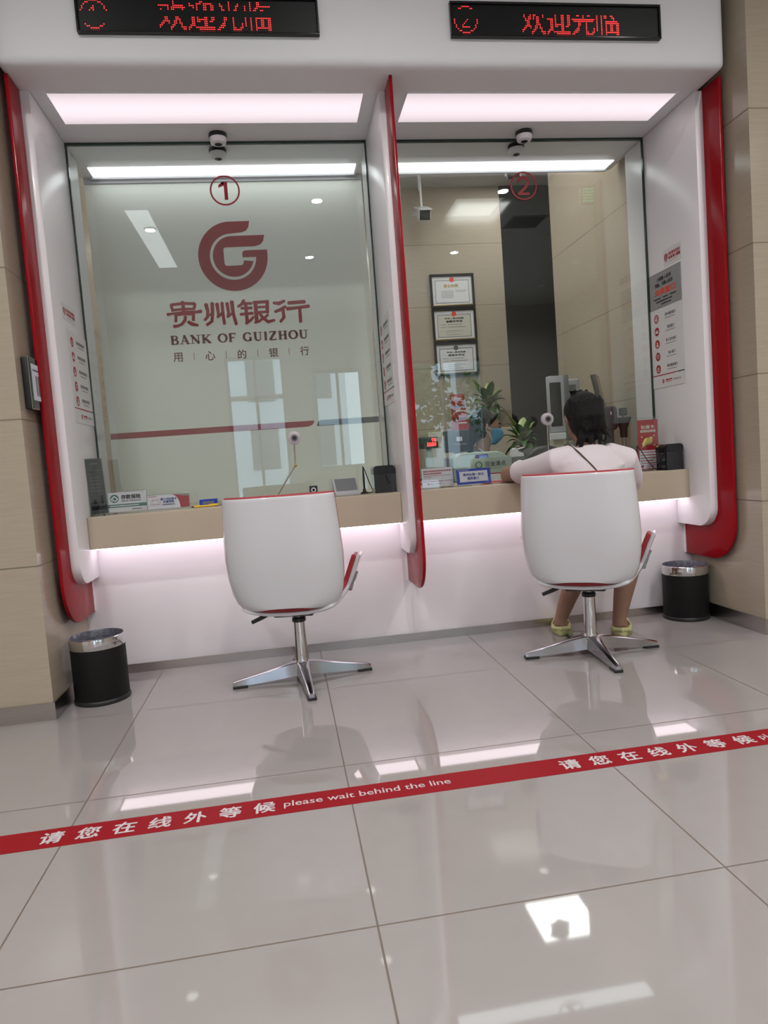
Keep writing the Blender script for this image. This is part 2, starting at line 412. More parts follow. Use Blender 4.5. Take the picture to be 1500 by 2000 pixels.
# lobby rear wall with a glazed door and two windows
OPEN = [(-0.95, 0.05, 0.0, 2.95), (0.55, 1.42, 0.9, 2.65), (2.15, 3.65, 0.5, 2.72)]
rw = MB(); xs = LX-.2
for x0, x1, z0, z1 in OPEN:
    rw.box(xs, x0, RY-.2, RY, 0, CZ); rw.box(x0, x1, RY-.2, RY, z1, CZ)
    if z0 > 0: rw.box(x0, x1, RY-.2, RY, 0, z0)
    xs = x1
rw.box(xs, RX+.2, RY-.2, RY, 0, CZ)
struct('wall_rear', rw, 'room')
for n, (x0, x1, z0, z1) in enumerate(OPEN):
    nm = 'door_1' if n == 0 else 'window_%d' % (n+2)
    f = MB()
    for a, b, c, d in ((x0, x0+.05, z0, z1), (x1-.05, x1, z0, z1), (x0+.05, x1-.05, z1-.06, z1), (x0+.05, x1-.05, z0, z0+.05), ((x0+x1)/2-.025, (x0+x1)/2+.025, z0+.05, z1-.06)):
        f.box(a, b, RY-.12, RY-.06, c, d)
    if n == 0: f.box(x0+.05, x1-.05, RY-.12, RY-.06, 2.2, 2.28)
    fr = struct(nm, f, 'lgrey')
    obj('pane', MB().box(x0+.05, x1-.05, RY-.094, RY-.086, z0+.05, z1-.06), 'winglass', fr)
    pl = area_light('daylight_opening', ((x0+x1)/2, RY-.25, (z0+z1)/2), (PI/2, 0, 0), x1-x0, z1-z0, 1.0); pl.data.cycles.is_portal = True
# low white wall under the counter, steel skirtings
struct('wall_front', MB().box(PL, PR, WY, WY+.08, 0, CB+.02), 'low')
struct('baseboard_front', MB().box(PL, PR, WY-.008, WY, 0, 0.044), 'steel')
bl = MB(); bl.box(LX, PL, PY-.008, PY, 0, 0.075); bl.box(PL, PL+.008, PY-.008, WY-.008, 0, 0.075); struct('baseboard_left', bl, 'steel')
br = MB(); br.box(PR, RX, PY-.008, PY, 0, 0.075); br.box(PR-.008, PR, PY-.008, WY-.008, 0, 0.075); struct('baseboard_right', br, 'steel')

# outside the lobby windows: pavement, pale office block, three street trees
struct('ground_outside', MB().box(-20, 20, -40, RY-.2, -0.15, -0.05), 'concrete')
def building(x0, x1, y, h, label, n):
    b = thing('office_building', label, 'building', ((x0+x1)/2, y, -0.05))
    w = (x1-x0)/2; obj('facade', MB().box(-w, w, -6, 0, 0, h), 'concrete', b)
    for i in range(n):
        for k in range(int(h/3)-1):
            cx = -w+(i+.5)*2*w/n; obj('window', MB().box(cx-.6, cx+.6, 0, .03, 1+3*k, 2.8+3*k), 'mgrey', b)
building(-7, 3, -26, 21, 'pale grey office block across the street behind the door', 4)
building(6, 16, -30, 18, 'pale grey office block across the street behind the trees', 4)
def street_tree(x, y, h, label):
    t = thing('street_tree', label, 'tree', (x, y, -0.05), 0, 'trees outside the lobby windows')
    obj('trunk', MB().tube([(0, 0, 0), (.03, 0, h*.3), (0, .05, h*.6)], [.10, .08, .04]), 'bark', t, True)
    f = MB(); r = random.Random(int(x*10))
    for i in range(700):
        a = Vector((r.gauss(0, 1), r.gauss(0, 1), r.gauss(0, 1))).normalized()*r.uniform(.5, 1)
        p = Vector((a.x*h*.3, a.y*h*.3, h*.65+a.z*h*.33)); q = Euler((r.uniform(0, 6), r.uniform(0, 6), 0)).to_matrix()
        f.raw([p+q@Vector(c) for c in ((-.10, 0, 0), (0, -.06, 0), (.10, 0, .02), (0, .06, 0))], [(0, 1, 2, 3)])
    obj('leaves', f, 'leaf', t)
street_tree(3.4, -12.0, 3.6, 'young street tree outside the widest lobby window')
street_tree(6.4, -14.5, 4.2, 'taller street tree behind the young one outside')

# ------------------------------------------------------------------ teller frontage: canopy, fins, glass
can = thing('counter_canopy', 'white rounded canopy above both teller windows carrying the red signs', 'canopy', (0.5, 1.5, SZ))
obj('fascia_box', MB().box(-1.63, 1.598, -.58, .58, 0, CZ-SZ, .035, 4), 'fascia', can, True)
for n, (x0, x1) in enumerate(((-1.0, .402), (.612, 1.975))):
    o = thing('soffit_light_panel', ['glowing pinkish panel in the canopy underside above window 1', 'glowing pinkish panel in the canopy underside above window 2'][n], 'light panel', ((x0+x1)/2, 1.275, SZ), 0, 'glowing panels under the canopy')
    w = (x1-x0)/2
    f = MB()
    for a, b, c, d in ((-w-.008, -w, -.146, .146), (w, w+.008, -.146, .146), (-w, w, -.146, -.138), (-w, w, .138, .146)): f.box(a, b, c, d, -.004, 0)
    obj('frame', f, 'fascia', o); obj('diffuser', MB().box(-w, w, -.138, .138, -.003, 0), 'soff', o)
for n, (x0, x1) in enumerate(((-1.03, .448), (.56, 2.03))):
    o = thing('inner_light_panel', ['cool white light strip behind the glass of window 1', 'cool white light strip behind the glass of window 2'][n], 'light panel', ((x0+x1)/2, 1.965, SZ), 0, 'light strips behind the glass')
    w = (x1-x0)/2
    obj('diffuser', MB().box(-w, w, -.06, .06, -.004, 0), 'inner', o)
    obj('frame', MB().box(-w-.01, w+.01, .06, .075, -.014, 0), 'lgrey', o)
def rounded_profile(yf, yb, zb, zt, r, n=10):
    """side view of a fin: front edge at yf, its lower front corner rounded"""
    return [(yf, zt)] + [(yf+r-r*math.cos(math.radians(90*i/n)), zb+r-r*math.sin(math.radians(90*i/n))) for i in range(n+1)] + [(yb, zb), (yb, zt)]
FINS = [('red edged white fin beside the left stone pillar', -1.143, XL, -1.119, -1.103), ('red edged white fin between the two teller windows', XM0, XM1, .499, .514), ('red edged white fin beside the right stone pillar', XR, PR-.002, 2.097, 2.113)]
for lab, x0, x1, r0, r1 in FINS:
    t = thing('divider_fin', lab, 'divider', ((x0+x1)/2, WY, 0.3)); cx = (x0+x1)/2
    pf = rounded_profile(1.115, 1.427, .505, CB+.022, .11); pf[0] = (1.115, SZ); pf += [(1.828, CB+.022), (1.828, SZ)]
    obj('side_panel', MB().prism([(a-WY, b-.3) for a, b in pf], 'x', x0-cx, x1-cx, .006, 2), 'white', t, True)
    obj('red_blade', MB().prism([(a-WY, b-.3) for a, b in rounded_profile(.985, 1.427, .333, SZ, .20)], 'x', r0-cx, r1-cx, .003, 2), 'red', t, True, label='glossy red blade')
    obj('edge_strip', MB().box(r0-.004-cx, r1+.004-cx, -.012, -.001, .036, .21), 'white', t)
for n, (x0, x1) in enumerate(((XL, XM0), (XM1, XR))):
    f = MB(); y0, y1 = GY-.008, GY+.008
    f.box(x0, x0+.007, y0, y1, CT, SZ); f.box(x1-.007, x1, y0, y1, CT, SZ); f.box(x0+.007, x1-.007, y0, y1, SZ-.012, SZ)
    w = struct('window_%d' % (n+1), f, 'gedge')
    p = obj('pane', MB().box(x0+.007, x1-.007, GY-.004, GY+.004, CT+.012, SZ-.012), 'glass', w)
# counters
for n, (x0, x1) in enumerate(((XL+.001, XM0-.001), (XM1+.001, XR-.001))):
    t = thing('teller_counter', ['beige counter under window 1 behind the empty chair', 'beige counter under window 2 where the customer sits'][n], 'counter', ((x0+x1)/2, WY, CB), 0, 'beige teller counters')
    w = (x1-x0)/2
    obj('worktop', MB().box(-w, w, -.133, .75, .0, CT-CB, .003, 1), 'counter', t)
    obj('led_strip', MB().box(-w+.01, w-.01, -.122, -.014, -.006, -.001), 'under', t, label='glowing strip under the counter')
    tr = MB(); tr.box(-.17, .17, .11, .30, CT-CB, CT-CB+.004, .002, 1); obj('cash_tray', tr, 'steel', t, label='steel cash tray under the glass')

# ------------------------------------------------------------------ lobby ceiling lamps
def downlight(x, y, label):
    t = thing('downlight', label, 'ceiling light', (x, y, CZ), 0, 'round downlights in the lobby ceiling')
    obj('trim_ring', MB().lathe([(.052, -.001), (.066, -.001), (.066, -.006), (.052, -.012)], n=28), 'fascia', t, True)
    obj('lamp', MB().lathe([(.001, -.004), (.051, -.004), (.051, -.0045), (.001, -.0045)], n=28), 'lampw', t)
    area_light('lamp_light', (0, 0, -.02), (0, 0, 0), .1, .1, DOWN_W, (1, .985, .965), 'DISK', t, spread=math.radians(150))
    return t
ORD = ['nearest the canopy', 'second from the canopy', 'third from the canopy', 'farthest from the canopy']
for x, row, ys in ((.45, 'in the middle lobby row', (-.62, -1.70, -3.58, -5.66)), (-1.29, 'in the row beside the long light panel', (-.60, -2.42, -4.61, -6.2)), (2.33, 'in the row beside the square light panel', (-.66, -1.55, -3.58, -5.60)),
                   (4.3, 'in the row past the ceiling vent', (-.75, -2.5, -4.3, -5.6)), (-2.6, 'in the row nearest the lobby side wall', (-1.0, -3.0, -4.6, -6.19))):
    for n, y in enumerate(ys): downlight(x, y, 'round downlight %s, %s' % (row, ORD[n]))
def ceiling_panel(x0, x1, y0, y1, label, glow='lampc'):
    t = thing('ceiling_light_panel', label, 'ceiling light', ((x0+x1)/2, (y0+y1)/2, CZ)); a, b = (x1-x0)/2, (y1-y0)/2
    f = MB(); f.box(-a-.015, -a, -b-.015, b+.015, -.008, 0); f.box(a, a+.015, -b-.015, b+.015, -.008, 0); f.box(-a, a, -b-.015, -b, -.008, 0); f.box(-a, a, b, b+.015, -.008, 0)
    obj('frame', f, 'fascia', t); obj('diffuser', MB().box(-a, a, -b, b, -.006, 0), glow, t)
ceiling_panel(-1.435, -1.215, -3.86, -1.87, 'long narrow light panel in the lobby ceiling')
ceiling_panel(1.90, 2.40, -2.27, -1.76, 'square light panel in the lobby ceiling', 'lampd')
v = thing('air_vent', 'dark square slatted air vent in the lobby ceiling', 'vent', (2.91, -2.53, CZ))
obj('frame', MB().box(-.21, .21, -.21, .21, -.006, 0), 'mgrey', v)
for i in range(9): obj('slat', MB().box(-.19, .19, -.18+i*.042, -.16+i*.042, -.014, -.006), 'black', v)
t = thing('hanging_sign', 'small green lit sign hanging from the lobby ceiling, mirrored in window 2', 'sign', (2.82, -.65, 3.21), PI)
obj('housing', MB().box(-.095, .095, -.02, .02, -.075, .075, .004, 1), 'black', t); obj('rod', MB().tube([(0, 0, .075), (0, 0, CZ-3.21)], .006), 'steel', t)
m = MB().rects(greek([.16, .16, .16, .16, .16], -.08, .052, .026, .015, 9, .5), -.0206); obj('green_dots', m, lamp_mat('green_glow', (.10, .9, .35), 1.6), t, label='glowing green print')
# teller room ceiling lamps; the hidden one above the clerk is added for light
for n, (x, y) in enumerate(((-.3, 3.0), (1.3, 2.45), (2.22, 4.02))):
    t = thing('teller_room_light', ['square ceiling light panel in the teller room behind the pale screen', 'unseen square light panel added above the clerk to light the teller room', 'square ceiling light panel in the teller room beside the dark passage'][n], 'ceiling light', (x, y, CZ), 0, 'light panels in the teller room ceiling')
    obj('frame', MB().box(-.31, .31, -.31, .31, -.006, 0), 'fascia', t); obj('diffuser', MB().box(-.29, .29, -.29, .29, -.008, -.005), 'lampc', t)
    area_light('lamp_light', (0, 0, -.02), (0, 0, 0), .56, .56, ROOM_W*(1 if n < 2 else .6), (1, .98, .95), 'RECTANGLE', t)

# ================================================================== OBJECTS
# ------------------------------------------------------------------ office chairs
def make_chair(label, lean=0.0):
    t = thing('swivel_chair', label, 'chair', (0, 0, 0), 0, 'white shell swivel chairs')
    for k in range(4):
        a = k*PI/2; R = Matrix.Rotation(a, 4, 'Z')
        b = MB(); rings = []
        for d, hw, zb, zt in ((.0, .040, .030, .088), (.05, .030, .026, .086), (.10, .024, .020, .076), (.20, .019, .014, .054), (.30, .015, .010, .034), (.318, .012, .010, .028)):
            rings.append([R@Vector((d, y, z)) for y, z in ((-hw, zb), (hw, zb), (hw*.85, zt-.004), (hw*.5, zt), (-hw*.5, zt), (-hw*.85, zt-.004))])
        leg = obj('leg', b.loft(rings), 'alu', t, True)
        obj('foot_cap', MB().box(.255, .322, -.019, .019, 0, .013, .003, 2, mtx=R), 'black', leg)
    obj('column', MB().lathe([(.044, .03), (.044, .07), (.034, .085), (.030, .10), (.027, .272), (.027, .274)], n=32), 'chrome', t, True)
    obj('collar', MB().lathe([(.030, .272), (.032, .276), (.032, .288), (.026, .294)], n=32), 'black', t, True)
    obj('gas_rod', MB().lathe([(.016, .29), (.016, .36)], n=24), 'chrome', t, True)
    obj('mechanism', MB().box(-.09, .09, -.12, .10, .318, .345, .008, 2), 'black', t, True)
    lv = obj('lever', MB().tube([(-.05, -.03, .330), (-.10, -.04, .328), (-.135, -.045, .318)], .005), 'black', t, True)
    obj('lever_grip', MB().tube([(-.130, -.044, .320), (-.16, -.05, .308), (-.205, -.055, .290)], [.009, .010, .009]), 'black', lv, True)
    # seat shell: flat pan whose sides rise as arm wings
    prof = [(0, .349), (.08, .352), (.145, .361), (.195, .378), (.228, .406), (.248, .452), (.270, .508), (.292, .560)]
    def sx(u):
        s = abs(u)*(len(prof)-1); i = min(int(s), len(prof)-2); f = s-i
        x = prof[i][0]*(1-f)+prof[i+1][0]*f; z = prof[i][1]*(1-f)+prof[i+1][1]*f
        return (x if u >= 0 else -x), z
    def seat_f(off, shrink):
        def F(u, v):
            q = (2*u-1)*shrink; x, z = sx(q); a = abs(q)
            y0, y1 = -.214, .245
            if a > .38:
                k = min(1, (a-.38)/.45); k = k*k*(3-2*k); y0 = y0+(.0-y0)*min(1, k*2.2); y1 = y1+(.150-y1)*k
            else: y1 -= .03*(a/.45)**3
            y = y0+(y1-y0)*v
            zz = z + .012*max(0, (.15-v)/.15)**2 - .02*max(0, (v-.8)/.2)**2*(a < .5)
            nx, nz = (0, 1) if a < .3 else (-math.copysign(1, q)*min(1, (a-.3)/.3)*.9, 1-.55*min(1, (a-.3)/.3))
            return Vector((x+nx*off, y, zz+nz*off))
        return F
    o = obj('seat_shell', MB().grid(seat_f(0, 1), 40, 18), 'wshell', t, True); bake(o, [('SOLIDIFY', dict(thickness=.016, offset=-1)), ('BEVEL', dict(width=.005, segments=2))])
    o = obj('seat_pad', MB().grid(seat_f(.012, .97), 40, 18), 'rfab', t, True, label='red upholstered seat lining'); bake(o, [('SOLIDIFY', dict(thickness=.022, offset=0)), ('BEVEL', dict(width=.008, segments=2))])
    # back shell
    wp = [(.385, .180), (.388, .198), (.396, .213), (.412, .229), (.45, .244), (.52, .256), (.60, .260), (.70, .255), (.80, .248), (.862, .243)]
    def wz(z):
        for (z0, a), (z1, b) in zip(wp, wp[1:]):
            if z <= z1: return a+(b-a)*(z-z0)/(z1-z0)
        return wp[-1][1]
    def back_f(off, dz0=0, dz1=0, sc=1):
        def F(u, v):
            z = .385+dz0+(.862+dz1-.385-dz0)*(v**1.25); q = 2*u-1; w = wz(max(.385, min(.862, z)))*sc
            x = q*w; y = -.238-.056*((z-.385)/.48)-.02*math.sin(PI*min(1, max(0, (z-.385)/.48)))*.6
            return Vector((x*(1-.06*(abs(q) > .9)*(abs(q)-.9)*10), y+.075*abs(q)**4+off, z))
        return F
    o = obj('back_shell', MB().grid(back_f(0), 36, 40), 'wshell', t, True); bake(o, [('SOLIDIFY', dict(thickness=.014, offset=1)), ('BEVEL', dict(width=.004, segments=2))])
    o = obj('back_pad', MB().grid(back_f(.026, -.004, .006, .985), 36, 30), 'rfab', t, True, label='red upholstered back lining'); bake(o, [('SOLIDIFY', dict(thickness=.034, offset=0)), ('BEVEL', dict(width=.010, segments=2))])
    for s in (-1, 1):
        obj('arm_bracket', MB().tube([(s*.238, .0, .402), (s*.256, .05, .448), (s*.268, .07, .476)], [(.020, .004)]*3, 8), 'alu', t, True, label='grey metal bracket joining arm and back')
    return t
ch = make_chair('empty white swivel chair with red lining in front of window 1')
ch2 = dup(ch, (1.254, .865, 0), -math.radians(31), 'white swivel chair with red lining, occupied by the customer in pale pink')
ch.location = (-.10, .986, 0); ch.rotation_euler.z = -math.radians(12)
# the star bases stand almost square to the counter: turn them back on their columns
def turn_base(c, a):
    for o in c.children:
        if o.name.split('.')[0] == 'leg': o.rotation_euler.z = a
turn_base(ch, math.radians(12+4.7)); turn_base(ch2, math.radians(31-4.4))

# ------------------------------------------------------------------ waste bins
def make_bin(label):
    t = thing('waste_bin', label, 'bin', (0, 0, 0), 0, 'black waste bins with steel rims')
    obj('body', MB().lathe([(.112, .012), (.117, .02), (.117, .250), (.113, .250), (.110, .03), (.001, .02)], n=56), 'binb', t, True)
    obj('base_ring', MB().lathe([(.118, 0), (.121, .004), (.121, .014), (.117, .02), (.10, .02), (.10, 0)], n=56), 'black', t, True)
    obj('rim', MB().lathe([(.1175, .246), (.1190, .249), (.1190, .284), (.1170, .292), (.1130, .294), (.1115, .290), (.1115, .246)], n=56), 'chrome', t, True, label='polished steel rim')
    b = MB(); r = random.Random(3); rings = []
    for k, (rr, z) in enumerate([(.118, .288), (.1125, .296), (.108, .285), (.104, .25), (.102, .16), (.09, .06)]):
        rings.append([Vector(((rr+(r.uniform(-.006, .002) if k > 1 else 0))*math.cos(2*PI*j/64), (rr+(r.uniform(-.006, .002) if k > 1 else 0))*math.sin(2*PI*j/64), z+(r.uniform(-.004, .004) if k > 1 else 0))) for j in range(64)])
    b.loft(rings, False); obj('liner', b, 'bag', t, True, label='thin grey plastic liner')
    return t
b1 = make_bin('black waste bin with steel rim beside the left stone pillar')
b2 = dup(b1, (2.005, 1.295, 0), .4, 'black waste bin with steel rim beside the right stone pillar')
b1.location = (-1.005, 1.045, 0)

# ------------------------------------------------------------------ waiting line on the floor
t = thing('waiting_line', 'red waiting line tape with white lettering across the tiled floor', 'floor tape', (0.2, -.208, 0))
obj('tape', MB().box(-2.6, 2.6, -.053, .053, 0, .0008), 'tape', t)
m = MB()
for base in (-2.37-.2, -.852-.2, .668-.2):
    for i, c in enumerate('请您在线外等候'): put_text(m, c, base+.014+i*.0978, .0, w=.060, y=.0012, bold=.0016, floor=True)
    put_text(m, 'please wait behind the line', base+.657, -.002, w=.498, y=.0012, bold=.0003, align='l', floor=True)
obj('lettering', m, 'tapetext', t)

# ------------------------------------------------------------------ red dot-matrix signs
GL = dict(h=[0x40, 0x40, 0x7e7e, 0x2ff, 0x22c2, 0x26b2, 0x16b0, 0x1c30, 0xc30, 0xc38, 0x1e68, 0x326c, 0x60c4, 0x4187, 0x103],
          y=[0xc0, 0x23be, 0x3a33, 0xa33, 0x233, 0x233, 0x7a33, 0x1a33, 0x1a33, 0x1bf3, 0x1b36, 0x1830, 0x3830, 0x67ff, 0x41ff],
          g=[0x80, 0x1084, 0x188c, 0x888, 0xc98, 0x80, 0x7fff, 0x3ffe, 0x620, 0x620, 0x420, 0xc21, 0x1c21, 0x3833, 0x603e],
          l=[0x8c0, 0x8c0, 0x48ff, 0x4980, 0x4b30, 0x4b18, 0x4808, 0x49fe, 0x49ff, 0x4933, 0x4933, 0x4933, 0x4933, 0x9ff, 0x903])
CIRC = [0x3e0, 0xc18, 0x1004, 0x2002, 0x2002, 0x4001, 0x4001, 0x4001, 0x4001, 0x4001, 0x2002, 0x2002, 0x1004, 0xc18, 0x3e0]
ONE = [0, 0, 0, 0x80, 0x180, 0x280, 0x80, 0x80, 0x80, 0x80, 0x80, 0x1c0, 0, 0, 0]
TWO = [0, 0, 0, 0x1c0, 0x220, 0x20, 0x20, 0x40, 0x80, 0x100, 0x200, 0x3e0, 0, 0, 0]
def led_sign(cx, label, num, off_rows, off_num):
    t = thing('led_sign', label, 'sign', (cx, .92, 2.881), 0, 'red dot matrix signs on the canopy')
    f = MB()
    for a, b, c, d in ((-.495, .495, .066, .075), (-.495, .495, -.075, -.066), (-.495, -.486, -.066, .066), (.486, .495, -.066, .066)): f.box(a, b, -.022, .0, c, d, .002, 1)
    obj('frame', f, 'gloss', t); obj('screen', MB().box(-.486, .486, -.012, 0, -.066, .066), 'screenk', t)
    d = MB(); p = .0073; r = p*.31
    def dots(rows, x0, off):
        for i, row in enumerate(rows):
            if i in off: continue
            for j in range(15):
                if row >> (14-j) & 1:
                    x, z = x0+j*p, .055-i*.0078
                    d.raw([(x+r*math.cos(2*PI*k/6), -.0135, z+r*math.sin(2*PI*k/6)) for k in range(6)], [(0, 1, 2, 3, 4, 5)])
    dots([a | b for a, b in zip(CIRC, num)], -.475, off_num)
    for i, k in enumerate('hygl'): dots(GL[k], -.163+i*16*p, off_rows)
    obj('dot_lettering', d, 'led', t, label='glowing red dots')
led_sign(-.298, 'dark sign with red dot lettering and circled 1 above window 1', ONE, {5, 6, 7}, {6, 7, 8, 9, 10, 11})
led_sign(1.270, 'dark sign with red dot lettering and circled 2 above window 2', TWO, {0, 1, 2, 3}, {2, 3, 4, 5, 6})

# ------------------------------------------------------------------ dome cameras under the canopy
def dome(x, label, yy=1.533):
    t = thing('dome_camera', label, 'camera', (x, yy, SZ), 0, 'small dome cameras under the canopy')
    obj('mount', MB().lathe([(.044, 0), (.046, -.004), (.046, -.020), (.043, -.022)], n=36), 'black', t, True)
    obj('housing', MB().lathe([(.043, -.018), (.044, -.026), (.038, -.046), (.026, -.052), (.020, -.052)], n=36), 'white', t, True)
    obj('lens', MB().lathe([(.020, -.048), (.019, -.054), (.010, -.058), (.001, -.059)], n=28), 'gloss', t, True)
dome(-.299, 'small black and white dome camera above window 1'); dome(1.325, 'small black and white dome camera above window 2')
dome(-.315, 'small black and white dome camera behind the glass of window 1', 1.70); dome(1.335, 'small black and white dome camera behind the glass of window 2', 1.69)

# ------------------------------------------------------------------ numbers stuck on the glass
def window_number(cx, cz, n, label):
    t = thing('window_number', label, 'decal', (cx, GY-.0052, cz), 0, 'circled numbers on the glass')
    m = MB().disc((0, 0), .077, 0, 48, .0685); obj('ring', m, 'decal', t)
    if n == 1:
        m = MB().rects([(-.004, .014, -.048, .045)]); m.flat([(-.004, .045), (-.03, .030), (-.034, .014), (-.004, .024)]); m.flat([(-.004, .045), (-.012, .045), (-.022, .033), (-.004, .030)])
    else:
        m = MB().stroke([(-.03, .022), (-.026, .036), (-.012, .046), (.006, .046), (.022, .036), (.026, .018), (.018, .0), (.0, -.018), (-.018, -.032), (-.03, -.044)], .015)
        m.rects([(-.036, .032, -.050, -.036)], -.0001)
    obj('numeral', m, 'decal', t)
window_number(-.291, 2.443, 1, 'red circled number 1 on the glass of window 1')
window_number(1.338, 2.437, 2, 'red circled number 2 on the glass of window 2')

# ------------------------------------------------------------------ pale screen with the bank's sign behind window 1
SY = 2.055
t = thing('privacy_screen', 'pale roll-down screen with red bank emblem behind the glass of window 1', 'screen', (-.29, SY, CT))
obj('panel', MB().box(-.80, .785, 0, .006, .001, SZ-CT-.03), 'blind', t); obj('roller', MB().box(-.80, .785, -.01, .04, SZ-CT-.03, SZ-CT-.002), 'lgrey', t)
y0 = -.0008
obj('emblem', emblem(MB(), -.007, 1.426, .200, y0), 'dred', t, label='round red emblem of two nested hooks')
k = .825/1400; T = lambda ps: [((x-717)*k, -(y+.045*(x-750)-215)*k) for x, y in ps]
ST = [([(62, 120), (66, 150), (76, 182)], 26), ([(58, 122), (170, 106), (292, 108)], 26), ([(292, 106), (288, 130), (276, 165)], 26), ([(80, 172), (180, 160), (280, 160)], 22), ([(175, 88), (178, 200)], 30),
      ([(18, 215), (60, 208), (180, 192), (300, 190), (348, 182)], [30, 20, 26, 26, 34]), ([(98, 215), (97, 250), (92, 285)], 26), ([(98, 222), (180, 210), (272, 212)], 22), ([(270, 208), (266, 240), (262, 272)], 28),
      ([(190, 232), (182, 270), (150, 308), (110, 326), (68, 330)], [30, 28, 26, 24, 30]), ([(210, 286), (248, 308), (304, 320)], [26, 34, 22]),
      ([(398, 112), (410, 180), (402, 240), (372, 270)], [36, 30, 26, 24]), ([(460, 100), (456, 200), (442, 280), (388, 318)], [34, 30, 28, 26]), ([(398, 236), (432, 215), (452, 188)], 18),
      ([(506, 106), (512, 210), (500, 246)], [34, 26, 18]), ([(556, 96), (556, 200), (562, 308)], [30, 28, 26]), ([(500, 244), (530, 220), (552, 188)], 18), ([(604, 100), (612, 200), (596, 244)], [32, 26, 18]), ([(652, 84), (656, 200), (678, 312)], [36, 30, 28]), ([(596, 242), (628, 220), (652, 188)], 18),
      ([(774, 72), (748, 112), (708, 136)], [30, 28, 22]), ([(758, 104), (846, 104)], 24), ([(738, 152), (846, 148)], 24), ([(726, 212), (852, 200)], 26), ([(786, 104), (788, 296)], 30), ([(856, 234), (826, 268), (774, 302)], [20, 24, 28]),
      ([(884, 86), (882, 290)], 34), ([(862, 96), (1014, 84)], 28), ([(1002, 84), (994, 196)], 32), ([(884, 142), (998, 136)], 20), ([(884, 192), (998, 186)], 22), ([(862, 294), (900, 284), (946, 252)], 22), ([(912, 196), (946, 246), (996, 286), (1062, 268)], [26, 28, 32, 22]), ([(1000, 214), (962, 246)], 22),
      ([(1176, 76), (1116, 104), (1062, 98)], [24, 34, 24]), ([(1182, 132), (1130, 164), (1070, 186)], [26, 30, 26]), ([(1152, 160), (1156, 240), (1116, 286)], [30, 30, 24]), ([(1210, 98), (1380, 84)], 32), ([(1192, 156), (1300, 144), (1418, 128)], [34, 26, 30]), ([(1322, 146), (1320, 288)], 30)]
m = MB()
for i, (ps, w) in enumerate(ST):
    q = T(ps); w = [a*k*1.12 for a in w] if isinstance(w, list) else w*k*1.12
    m.stroke([(x, z+1.087) for x, z in q], w, y0-.00002*i)
obj('characters', m, 'dred', t)
# serif capitals built from thick and thin strokes
def serif_word(mb, word, x0, z0, h, total):
    TK, TN, SF = .29*h, .12*h, .06*h
    Wd = dict(B=.72, A=.84, N=.86, K=.86, O=.86, F=.68, G=.84, U=.82, I=.40, Z=.72, H=.88)
    nat = sum(Wd.get(c, .42)+.10 for c in word)-.10; s = total/(nat*h); x = x0; yy = y0
    for c in word:
        w = Wd.get(c, .42)*h; V = MB(); yy -= .00004
        def st(ps, wd): mb.stroke([(x+px*w*s, z0+pz*h) for px, pz in ps], wd, yy)
        def rc(a, b, c0, d): mb.rects([(x+a*w*s, x+b*w*s, z0+c0*h, z0+d*h)], yy-.00002)
        def sf(px, top): rc(px-.23, px+.23, .93 if top else 0, 1.0 if top else .07)
        if c in 'BFKINHU':
            px = .24 if c != 'I' else .5
            if c == 'N': st([(.2, .02), (.2, .98)], TN); st([(.14, .97), (.84, .04)], TK); st([(.84, .02), (.84, .98)], TN); sf(.17, 1); sf(.2, 0); sf(.84, 1)
            elif c == 'U': st([(.22, .98), (.22, .35), (.28, .14), (.42, .03), (.6, .02), (.74, .12), (.79, .32)], [TK, TK, TK*.9, TK*.6, TK*.5, TN*1.2, TN]); st([(.79, .3), (.79, .98)], TN); sf(.22, 1); sf(.79, 1)
            else:
                st([(px, .02), (px, .98)], TK); sf(px, 1); sf(px, 0)
            if c == 'B': st([(.2, .97), (.6, .97), (.78, .88), (.80, .74), (.7, .58), (.3, .53)], [TN, TN, TK*.8, TK, TK*.5, TN]); st([(.5, .53), (.78, .47), (.88, .28), (.8, .1), (.6, .03), (.2, .03)], [TN, TK*.6, TK, TK*.8, TN, TN])
            if c == 'F': st([(.2, .965), (.93, .965)], TN*1.2); rc(.88, .95, .74, .99); st([(.2, .5), (.72, .5)], TN); rc(.66, .73, .38, .62)
            if c == 'K': st([(.3, .42), (.84, .96)], TN); st([(.42, .54), (.88, .03)], TK); sf(.82, 1); sf(.86, 0)
            if c == 'H': st([(.78, .02), (.78, .98)], TK); sf(.78, 1); sf(.78, 0); st([(.25, .51), (.78, .51)], TN)
        if c == 'A': st([(.16, .02), (.5, .98)], TN); st([(.48, .99), (.84, .02)], TK); st([(.28, .34), (.68, .34)], TN); sf(.16, 0); sf(.84, 0)
        if c == 'O': st([(.5+.40*math.cos(a*PI/14), .5+.47*math.sin(a*PI/14)) for a in range(29)], [TN+(TK-TN)*abs(math.cos(a*PI/14))**1.3 for a in range(29)])
        if c == 'G':
            st([(.5+.40*math.cos(a*PI/14), .5+.47*math.sin(a*PI/14)) for a in range(4, 26)], [TN+(TK-TN)*abs(math.cos(a*PI/14))**1.3 for a in range(4, 26)]); rc(.78, .86, .66, .96); st([(.80, .06), (.80, .42)], TK*.9); rc(.6, .97, .40, .445)
        if c == 'Z': st([(.1, .965), (.88, .965)], TN*1.2); st([(.82, .95), (.14, .05)], TK); st([(.08, .035), (.9, .035)], TN*1.2); rc(.08, .15, .74, .98); rc(.84, .91, .02, .28)
        x += (Wd.get(c, .42)+.10)*h*s
serif = MB(); serif_word(serif, 'BANK OF GUIZHOU', -.408, .932, .050, .80); obj('latin_lettering', serif, 'brown', t)
m = MB(); bars = []
